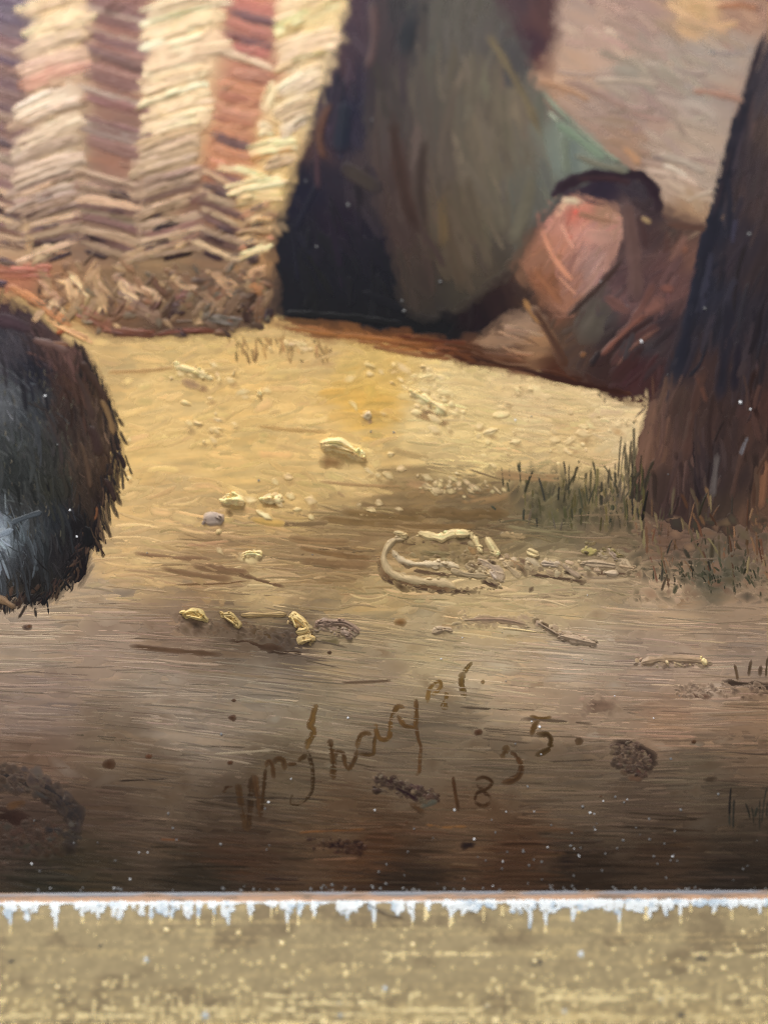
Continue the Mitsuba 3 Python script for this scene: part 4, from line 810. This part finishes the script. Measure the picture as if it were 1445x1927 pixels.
LETTERS = [
    [([(418, 1494), (427, 1481), (448, 1473)], 13), ([(447, 1470), (451, 1498), (456, 1523), (466, 1566)], 13), ([(466, 1566), (470, 1531), (473, 1490), (476, 1455)], 14), ([(478, 1455), (481, 1481), (486, 1506), (490, 1541)], 13), ([(490, 1541), (495, 1498), (498, 1465), (500, 1446)], 7)],
    [([(500, 1446), (506, 1433), (513, 1443), (515, 1468)], 9), ([(513, 1440), (525, 1428), (534, 1433), (535, 1451)], 12)],
    [([(540, 1439), (560, 1438)], 7), ([(560, 1434), (568, 1427), (580, 1420)], 8)],
    [([(597, 1324), (590, 1342), (587, 1357), (583, 1364), (590, 1378), (581, 1395), (577, 1412)], 12), ([(577, 1412), (584, 1430), (588, 1446), (589, 1465), (588, 1486), (579, 1502), (558, 1514), (548, 1512), (552, 1492)], 7)],
    [([(620, 1388), (623, 1407), (627, 1429), (627, 1469)], 11), ([(628, 1432), (637, 1416), (646, 1419), (649, 1437), (655, 1448), (664, 1437), (672, 1410)], 9)],
    [([(672, 1410), (679, 1384), (688, 1380), (700, 1384)], 9), ([(674, 1418), (690, 1421), (703, 1419), (704, 1400), (708, 1380)], 7)],
    [([(707, 1360), (708, 1374), (711, 1387), (722, 1393), (733, 1386), (735, 1358), (741, 1341), (750, 1330), (762, 1333)], 9), ([(748, 1344), (757, 1361), (767, 1368), (780, 1369), (783, 1350), (783, 1312)], 8), ([(783, 1362), (787, 1391), (792, 1407), (790, 1429), (789, 1452), (780, 1461)], 7)],
    [([(804, 1324), (807, 1301), (816, 1287), (827, 1282), (830, 1290), (822, 1302), (811, 1308)], 8), ([(840, 1298), (840, 1317), (833, 1330), (848, 1332)], 9)],
    [([(872, 1264), (868, 1285), (871, 1300), (876, 1314)], 12), ([(872, 1268), (880, 1256), (889, 1246)], 8)],
    [([(904, 1283), (913, 1284)], 8)],
    [([(852, 1460), (857, 1496), (864, 1529)], 7)],
    [([(893, 1471), (909, 1463), (926, 1473), (917, 1484), (897, 1494), (893, 1508), (909, 1517), (924, 1506), (910, 1490), (895, 1476)], 7)],
    [([(955, 1402), (950, 1414), (942, 1427)], 13), ([(960, 1412), (974, 1428), (981, 1444), (976, 1460), (960, 1470), (942, 1474)], 12)],
    [([(996, 1347), (1017, 1352), (1039, 1349)], 7), ([(1016, 1354), (1005, 1367), (1000, 1388)], 10), ([(1006, 1384), (1028, 1382), (1037, 1394), (1034, 1408), (1022, 1416), (1006, 1422)], 11)],
    [([(1081, 1394), (1098, 1396)], 18)],
]
for i, marks in enumerate(LETTERS):
    q = Paint()
    for pts, w in marks:
        t = float(np.clip((np.mean(pts, 0)[1] - 1300) / 170, 0, 1))
        c = np.array([104, 80, 46]) * (1 - t) + np.array([64, 46, 32]) * t
        q.stroke(pts, w * 1.34, 0.035, tint(c, 0.08), 0.32, lanes=9, seg=4.5, jit=0.18, ragged=0.13, blunt=0.5)
    q.build(number('painting__signature__letter', i))
labels['painting__signature'] = {'label': 'golden brown handwritten signature and year rising to the right'}
p = Paint()
for u, v, r in [(440, 1318, 8), (1305, 1396, 9), (437, 1350, 14), (900, 1380, 14), (765, 1548, 6), (1130, 1500, 5), (433, 1436, 10), (280, 1425, 12), (205, 1440, 22), (620, 1228, 8), (55, 1180, 10)]:
    p.stroke([(u - r * 0.6, v), (u + r * 0.6, v + rng.normal(0, 2))], r, 0.12, tint((72, 48, 34), 0.1), 0.3, lanes=7, seg=3)
p.build('painting__brown_spot', kind='stuff', label='small brown paint spots on the shaded ground')

# ------------------------------------------------------------------ dust on the varnish: tiny white grains
ico = trimesh.creation.icosphere(subdivisions=1)
scene['dust'] = {'type': 'principled', 'base_color': {'type': 'rgb', 'value': [0.86, 0.88, 0.92]}, 'roughness': 0.25, 'specular': 0.8}
scene['dull_dust'] = {'type': 'principled', 'base_color': {'type': 'rgb', 'value': [0.22, 0.22, 0.225]}, 'roughness': 0.35, 'specular': 0.5}


def grains(spots, y=0.0, proud=0.25):
    vs, fs, n = [], [], 0
    for u, v, r in spots:
        h = relief(u, v) if y == 0 else 0
        c = on_panel(u, v, y); c[1] -= (h + proud) * 1e-3
        q = ico.vertices * (1 + 0.25 * rng.normal(0, 1, (len(ico.vertices), 1))) * np.array([1, 0.5, 1]) * (r * UNIT * rng.uniform(0.8, 1.2, 3))
        vs.append(q + c); fs.append(ico.faces + n); n += len(q)
    return np.vstack(vs), np.vstack(fs)


NAMED = [(1393, 757, 7), (1412, 770, 4), (1340, 98, 6), (1110, 1530, 6), (1118, 1532, 4), (1265, 1612, 5), (828, 530, 6), (655, 385, 5), (760, 585, 6), (756, 566, 4), (85, 745, 6), (132, 960, 7), (145, 1010, 6), (1206, 642, 7), (1130, 530, 4), (1326, 580, 5), (1410, 440, 6),
         (655, 1351, 6), (1015, 1368, 7), (1000, 1358, 4), (1018, 1420, 4), (1180, 1505, 4), (1135, 1508, 4), (705, 1525, 5), (855, 1525, 5), (1090, 1612, 4), (1080, 1598, 4), (892, 1580, 6), (1030, 1595, 5), (1120, 1562, 4), (1005, 1528, 4), (952, 1528, 4), (60, 1626, 5), (262, 1605, 4), (278, 1605, 4), (245, 1655, 5), (626, 1676, 4),
         (830, 1240, 5), (870, 1200, 4), (1095, 1242, 4), (1252, 1245, 4), (1230, 1352, 4), (1156, 1310, 4), (946, 1622, 5), (1088, 1610, 4), (927, 1668, 4), (548, 1466, 4), (505, 1510, 5), (970, 790, 4), (575, 340, 4), (1105, 1120, 3), (545, 315, 3), (700, 225, 3)]
add('painting__dust_grain', grains([(u, v, r * (0.42 if v < 800 else 0.30)) for u, v, r in NAMED if v > 640]), 'dust', 30, kind='stuff')
spots = [(u, v, r * 0.5) for u, v, r in NAMED if v <= 640]
for _ in range(70):
    v = 1680 - abs(rng.normal(0, 110)); spots.append((rng.uniform(-20, 1460) if rng.random() < 0.4 else rng.triangular(700, 1250, 1460), v, rng.uniform(0.9, 2.0)))
for _ in range(24):
    spots.append((rng.uniform(-20, 1460), rng.uniform(0, 1680), rng.uniform(0.8, 1.8)))
for _ in range(70):
    spots.append((rng.uniform(-20, 1460), 1677 - abs(rng.normal(0, 5)), rng.uniform(1.0, 2.6)))
add('painting__fine_dust', grains([s for s in spots if s[1] < 1688]), 'dull_dust', 30, kind='stuff')

# ------------------------------------------------------------------ panel behind the paint
z_low, z_top = on_panel(722, 1697)[2], V[:, 2].max()
x_side = np.abs(V[:, 0]).min() if False else float(min(-V[::nu, 0].max(), V[nu - 1::nu, 0].min()))
board = trimesh.creation.box((2 * x_side - 0.004, 0.008, z_top - z_low - 0.004)); board.apply_translation((0, 0.0052, (z_top + z_low) / 2))
scene['bare_wood'] = {'type': 'principled', 'base_color': {'type': 'rgb', 'value': [0.22, 0.14, 0.08]}, 'roughness': 0.7}
add('painting__wood_panel', board, 'bare_wood', 30)
labels['painting'] = {'label': 'old oil painting of a wicker basket and black dog on sandy ground, with golden signature', 'category': 'painting'}

# ------------------------------------------------------------------ frame: extruded rail with worn gilding
SL = math.radians(0.18)        # the rail runs a little up to the right


def rail_v(u):
    return -(u - 722.5) * 0.0038


def rail_pt(u, v, y):
    """Point on the rail's face: measured row v (at mid width) and distance y in front of the panel (metres, negative)."""
    return on_panel(u, np.asarray(v, float) + rail_v(np.asarray(u, float)), y)


PROFILE = [(1678.5, -0.0002), (1679.5, -0.0012), (1682, -0.0017), (1690, -0.0019), (1695, -0.0021), (1697, -0.0024), (1700, -0.0028), (1706, -0.0034), (1720, -0.0044), (1740, -0.0056), (1770, -0.0072), (1810, -0.0092), (1850, -0.0110), (1890, -0.0124), (1930, -0.0136), (1980, -0.0146), (2040, -0.0150), (2100, -0.0140), (2130, -0.0110), (2140, -0.005), (2140, 0.02)]
pv, py = np.array([(v, y if v <= 1700 or v > 2100 else -0.0028 + 0.6 * (y + 0.0028)) for v, y in PROFILE]).T


def face_y(v):
    return np.interp(v, pv, py)


fu = np.linspace(-110, 1556, 420)
fv = np.concatenate([np.arange(1678.5, 1700, 1.6), np.arange(1700, 1936, 3.0), np.linspace(1940, 2139, 30)])


def rail_relief(u, v):
    return 0.16 * fb(u, v, 60, 26, 21) + 0.10 * fb(u, v, 14, 9, 22) + 0.05 * fb(u, v, 220, 5, 23)


def rail_grid(fv, amp):
    U, W = np.meshgrid(fu, fv)
    Y = face_y(W) - amp * rail_relief(U, W) * 1e-3
    P = rail_pt(U, W, Y)
    n = len(fu)
    i, j = np.meshgrid(np.arange(len(fv) - 1), np.arange(n - 1), indexing='ij')
    return P.reshape(-1, 3), np.stack([i * n + j, (i + 1) * n + j, (i + 1) * n + j + 1, i * n + j + 1], -1).reshape(-1, 4)


def gold(p, n, uv):
    x, z = p.x / UNIT, p.z / UNIT
    a = mikit.fbm(x / 70.0, z / 34.0, 2.0, octaves=4)
    b = mikit.noise(x / 160.0, z / 5.0, 5.0)
    c = mikit.fbm(x / 9.0, z / 7.0, 8.0, octaves=2)
    low = mikit.smoothstep(-850.0, -1010.0, z + 60 * (a - 0.5))
    col = mikit.mix(lin((172, 154, 117)).tolist(), lin((194, 169, 118)).tolist(), low)
    col = mikit.mix(col, lin((132, 114, 88)).tolist(), mikit.smoothstep(0.50, 0.72, a) * 0.7)
    col = mikit.mix(col, lin((232, 206, 146)).tolist(), mikit.smoothstep(0.60, 0.80, b * 0.6 + c * 0.4) * (0.25 + 0.6 * low))
    return col * (0.82 + 0.36 * c)


scene['old_gilding'] = {'type': 'twosided', 'bsdf': {'type': 'principled', 'base_color': mikit.proc(gold), 'metallic': 0.0, 'roughness': 0.5, 'specular': 0.4}}


def lip(p, n, uv):
    x, z = p.x / UNIT, p.z / UNIT
    a = mikit.fbm(x / 46.0, z / 4.0, 2.0, octaves=3)
    t = mikit.smoothstep(0.12, 0.5, uv.y + 0.6 * (a - 0.5))
    col = mikit.mix(lin((140, 142, 150)).tolist(), lin((208, 168, 138)).tolist(), t)
    return mikit.mix(col, lin((150, 128, 112)).tolist(), mikit.smoothstep(0.5, 0.7, a))


scene['worn_lip'] = {'type': 'twosided', 'bsdf': {'type': 'principled', 'base_color': mikit.proc(lip), 'roughness': 0.4, 'specular': 0.5}}
lipv = np.linspace(1678.5, 1697, 14)
add('picture_frame__inner_lip', rail_grid(lipv, 0.5), 'worn_lip', True, uv=np.stack([np.tile(np.linspace(0, 1, len(fu)), len(lipv)), np.repeat(np.linspace(0, 1, len(lipv)), len(fu))], 1), label='thin reddish grey worn lip against the painting')
add('picture_frame__gilded_rail', rail_grid(np.concatenate([[1697], fv[fv > 1697.2], [2140]]), 1.0), 'old_gilding', True, label='sloping rail in dull speckled gilding')
back = [rail_pt(np.array([-110.0, 1556.0]), 2139.0, -0.004), rail_pt(np.array([-110.0, 1556.0]), 2139.0, 0.02), rail_pt(np.array([-110.0, 1556.0]), 1700.0, 0.02), rail_pt(np.array([-110.0, 1556.0]), 1697.0, 0.0095)]
bv = np.vstack(back)
add('picture_frame__wood_back', (bv, np.array([[0, 1, 3, 2], [2, 3, 5, 4], [4, 5, 7, 6]])), 'bare_wood', False)
scene['picture_frame__wood_back']['bsdf'] = {'type': 'twosided', 'bsdf': {'type': 'principled', 'base_color': {'type': 'rgb', 'value': [0.22, 0.14, 0.08]}, 'roughness': 0.7}}
labels['picture_frame'] = {'label': 'worn gilt picture frame rail below the painting, flecked with white and gold', 'category': 'picture frame'}

# bluish white patches and runs hanging from the lip
scene['bluish_white'] = {'type': 'twosided', 'bsdf': {'type': 'principled', 'base_color': mikit.proc(lambda p, n, uv: mikit.mix([0.84, 0.89, 0.92], [0.52, 0.62, 0.72], mikit.smoothstep(0.52, 0.72, mikit.fbm(p.x / UNIT / 16.0, p.z / UNIT / 12.0, 4.0)))), 'roughness': 0.45, 'specular': 0.5}}
scene['gold_leaf'] = {'type': 'twosided', 'bsdf': {'type': 'principled', 'base_color': {'type': 'rgb', 'value': [0.97, 0.79, 0.42]}, 'roughness': 0.35, 'specular': 0.6, 'metallic': 0.1}}


def thin_sheet(poly, thick, holes=()):
    """A thin sheet with a rounded edge lying on the rail face."""
    g = shapely.Polygon(poly, [h.coords for h in holes]).buffer(0)
    if g.geom_type != 'Polygon':
        g = max(g.geoms, key=lambda x: x.area)
    m = trimesh.creation.extrude_polygon(g, 1.0, engine='earcut')
    v = np.array(m.vertices)
    u, w, k = v[:, 0], v[:, 1], v[:, 2]
    return trimesh.Trimesh(rail_pt(u, w, face_y(w) - (0.12e-3 + thick * 1e-3 * k * rng.uniform(0.8, 1.2, len(k)))), m.faces, process=False)


SPIKES = []
WHITE_PATCHES = [(-60, 4, 1722, 1728), (4, 31, 1729, 1738), (38, 71, 1728, 1732), (94, 112, 1722, 1756), (140, 166, 1714, 1724), (163, 204, 1716, 1736), (205, 241, 1726, 1730), (246, 338, 1722, 1738), (344, 363, 1722, 1736), (368, 381, 1716, 1730), (392, 410, 1708, 1722), (417, 441, 1724, 1744), (465, 479, 1714, 1740), (498, 520, 1706, 1712), (529, 553, 1720, 1752), (561, 571, 1714, 1730), (585, 599, 1714, 1742), (634, 684, 1722, 1748), (693, 711, 1722, 1748),
         (738, 760, 1718, 1736), (765, 780, 1720, 1742), (800, 812, 1708, 1720), (832, 938, 1718, 1730), (954, 1008, 1722, 1756), (1012, 1060, 1720, 1756), (1056, 1134, 1720, 1738), (1128, 1190, 1722, 1742), (1184, 1238, 1722, 1736), (1238, 1276, 1714, 1732), (1274, 1330, 1710, 1726), (1326, 1362, 1710, 1748), (1358, 1400, 1708, 1722), (1396, 1450, 1710, 1744), (1446, 1540, 1712, 1732)]
for i, (a, b, base, tip) in enumerate(WHITE_PATCHES):
    w = b - a
    blobs = [shapely.box(a + 1, 1697.4, b - 1, 1700.5)]
    for _ in range(int(3 + w / 3.2)):
        x = rng.uniform(a + 2, b - 2)
        edge = min(x - a, b - x) / (w / 2)
        v = 1699 + (base - 1702) * rng.random() ** 0.8 * (0.35 + 0.65 * min(1, edge * 2.2))
        r = rng.uniform(2.6, min(6.5, 2.4 + w / 6))
        blobs += [shapely.Point(x, v).buffer(r, 6), shapely.LineString([(x, 1698), (x + rng.normal(0, 1), v)]).buffer(r * rng.uniform(0.45, 0.9), 4)]
    for _ in range(1 if w < 45 else max(1, int(w / 34))):
        x = (a + b) / 2 + rng.normal(0, 1.5) if w < 45 else rng.uniform(a + 6, b - 6)
        t = base + (tip - base) * (rng.uniform(0.25, 0.85) if w < 45 else rng.uniform(0.1, 0.8))
        SPIKES.append((x, t))
        blobs += [shapely.LineString([(x, 1698), (x + rng.normal(0, 1.5), (base + t) / 2)]).buffer(rng.uniform(2.4, 4.0), 4), shapely.LineString([(x, base - 6), (x + rng.normal(0, 1.2), t)]).buffer(rng.uniform(1.6, 2.8), 4), shapely.Point(x, base - 2).buffer(rng.uniform(3.5, 5.5), 6)]
    g = shapely.union_all(blobs)
    holes = [shapely.Point(rng.uniform(a, b), rng.uniform(1706, base)).buffer(rng.uniform(1.2, 2.8), 5) for _ in range(int(w / 12))]
    g = g.difference(shapely.union_all(holes)) if holes else g
    if g.geom_type != 'Polygon':
        g = max(g.geoms, key=lambda x: x.area)
    add(number('picture_frame__white_patch', i), thin_sheet(g.exterior.coords, 0.30, g.interiors), 'bluish_white', 40)
rim = [(u, 1697.0 + 0.5 * math.sin(u / 7.0)) for u in np.linspace(-100, 1546, 300)] + [(u, 1700.6 + 1.3 * math.sin(u / 5.3) + 0.8 * math.sin(u / 13.0)) for u in np.linspace(1546, -100, 300)]
add('picture_frame__white_edge', thin_sheet(rim, 0.16), 'bluish_white', 40, label='white edge line just under the lip')

# gold runs below the white patches
k = 0
for (x, tip) in SPIKES + [(x, 1712) for x in (215, 300, 520, 800, 910, 945, 1090, 1215, 1300)]:
    if rng.random() < 0.15:
        continue
    x += rng.normal(0, 1)
    v0, L = tip - 5, rng.uniform(8, 30)
    w = rng.uniform(1.6, 3.2)
    n = 9
    vv = np.linspace(v0, v0 + L, n); hw = w * (0.55 + 0.4 * rng.random(n)); hw[-1] = 0.5
    if rng.random() < 0.5:
        hw[-3:-1] *= 1.8
    poly = list(zip(x + hw + rng.normal(0, 0.4, n), vv)) + list(zip((x - hw)[::-1], vv[::-1]))
    add(number('picture_frame__gold_run', k), thin_sheet(poly, 0.22), 'gold_leaf', 40); k += 1

# flecks of bright gold: dense towards the lower edge, some in scratched rows
vs, fs, n = [], [], 0


def fleck(u, v, r, flat=0.5, stretch=1.0):
    global n
    c = rail_pt(u, v, face_y(v)); c[1] -= 0.10e-3
    q = ico.vertices * (1 + 0.2 * rng.normal(0, 1, (len(ico.vertices), 1))) * np.array([stretch, flat, 1]) * r * UNIT
    vs.append(q + c); fs.append(ico.faces + n); n += len(q)


for _ in range(1900):
    v = 1720 + 330 * rng.beta(2.2, 1.25)
    u = rng.uniform(-100, 1546)
    if meshkit.noise(np.array([u / 60.0, v / 22.0, 3.0])) + 0.35 * (v - 1720) / 200 < 0.48:
        continue
    fleck(u, v, abs(rng.normal(1.4, 1.3)) + 1.0)
ROWS = [(1798, 715, 950, 40), (1880, 1020, 1445, 60), (1903, 715, 900, 70), (1868, 1010, 1300, 46), (1875, 500, 720, 30), (1900, 200, 560, 60), (1912, -40, 700, 90), (1918, 700, 1445, 90), (1885, 1000, 1180, 40), (1800, 1290, 1445, 24), (1930, -60, 1500, 120), (1890, 520, 720, 30)]
for v, a, b, m in ROWS:
    for _ in range(int(m * 1.1)):
        fleck(rng.uniform(a, b), v + rng.normal(0, 1.8), rng.uniform(1.0, 2.6), stretch=rng.uniform(1, 4.5))
for u in rng.uniform(0, 1445, 46):
    v = rng.uniform(1850, 1925); L = rng.uniform(8, 30)
    for t in np.linspace(0, 1, 7):
        fleck(u + rng.normal(0, 0.5), v + L * t, rng.uniform(1.0, 2.4))
add('picture_frame__gold_fleck', (np.vstack(vs), np.vstack(fs)), 'gold_leaf', 30, kind='stuff')
for i, (u, v, r) in enumerate([(275, 1806, 7), (1093, 1798, 8), (386, 1912, 9), (724, 1862, 6), (1243, 1884, 4), (638, 1890, 4), (1062, 1906, 5), (640, 1912, 5), (917, 1895, 4)]):
    vs, fs, n = [], [], 0
    fleck(u, v, r * 0.62); fleck(u + 1, v - r * 0.5, r * 0.35)
    add(number('picture_frame__white_fleck', i), (np.vstack(vs), np.vstack(fs)), 'bluish_white', 30)
scene['dark_pit'] = {'type': 'principled', 'base_color': {'type': 'rgb', 'value': [0.09, 0.075, 0.07]}, 'roughness': 0.7}
for i, (u, v, r) in enumerate([(1012, 1816, 8), (1318, 1806, 9), (20, 1808, 6), (1280, 1914, 7), (190, 1780, 5), (470, 1790, 4)]):
    vs, fs, n = [], [], 0
    for _ in range(5):
        fleck(u + rng.normal(0, r * 0.5), v + rng.normal(0, r * 0.25), r * 0.4, 0.15)
    add(number('picture_frame__dark_pit', i), (np.vstack(vs), np.vstack(fs)), 'dark_pit', 30)
# a hair lying across the lip
hair = spline([(690, 1700), (706, 1709), (728, 1720), (756, 1724)], 24)
hp = rail_pt(hair[:, 0], hair[:, 1], face_y(hair[:, 1])); hp[:, 1] -= 0.75e-3
ring = np.linspace(0, 2 * math.pi, 6, endpoint=False)
tubev = (hp[:, None, :] + 0.14e-3 * np.stack([np.cos(ring), np.zeros(6), np.sin(ring)], -1)[None] * np.array([1, 1, 1]) + 0.14e-3 * np.stack([np.zeros(6), np.sin(ring), np.zeros(6)], -1)[None]).reshape(-1, 3)
tf = [[i * 6 + j, (i + 1) * 6 + j, (i + 1) * 6 + (j + 1) % 6, i * 6 + (j + 1) % 6] for i in range(23) for j in range(6)]
add('loose_hair', (tubev, np.array(tf)), 'dark_pit', True, label='short dark hair lying across the white edge of the frame', category='hair')

# ------------------------------------------------------------------ the lamp that lights the wall
lp, (lw, lh) = np.array(LAMP['pos']), LAMP['size']
aim = np.array([0.0, 0.0, 0.0]) - lp; aim /= np.linalg.norm(aim)
M = T().look_at(origin=lp.tolist(), target=[0, 0, 0], up=[0, 1, 0]) @ T().scale([lw, lh, 1])
scene['ceiling_lamp__diffuser'] = {'type': 'rectangle', 'to_world': M, 'emitter': {'type': 'area', 'radiance': {'type': 'rgb', 'value': [LAMP['power'] * k for k in (1.0, 0.985, 0.95)]}}, 'bsdf': {'type': 'diffuse'}}
scene['ceiling_lamp__housing'] = {'type': 'cube', 'to_world': T().look_at(origin=(lp - aim * 0.045).tolist(), target=[0, 0, 0], up=[0, 1, 0]) @ T().scale([lw * 1.05, lh * 1.08, 0.04]), 'bsdf': {'type': 'diffuse', 'reflectance': {'type': 'rgb', 'value': [0.7, 0.7, 0.7]}}}
labels['ceiling_lamp'] = {'label': 'rectangular white lamp panel above and in front of the painting', 'category': 'lamp'}
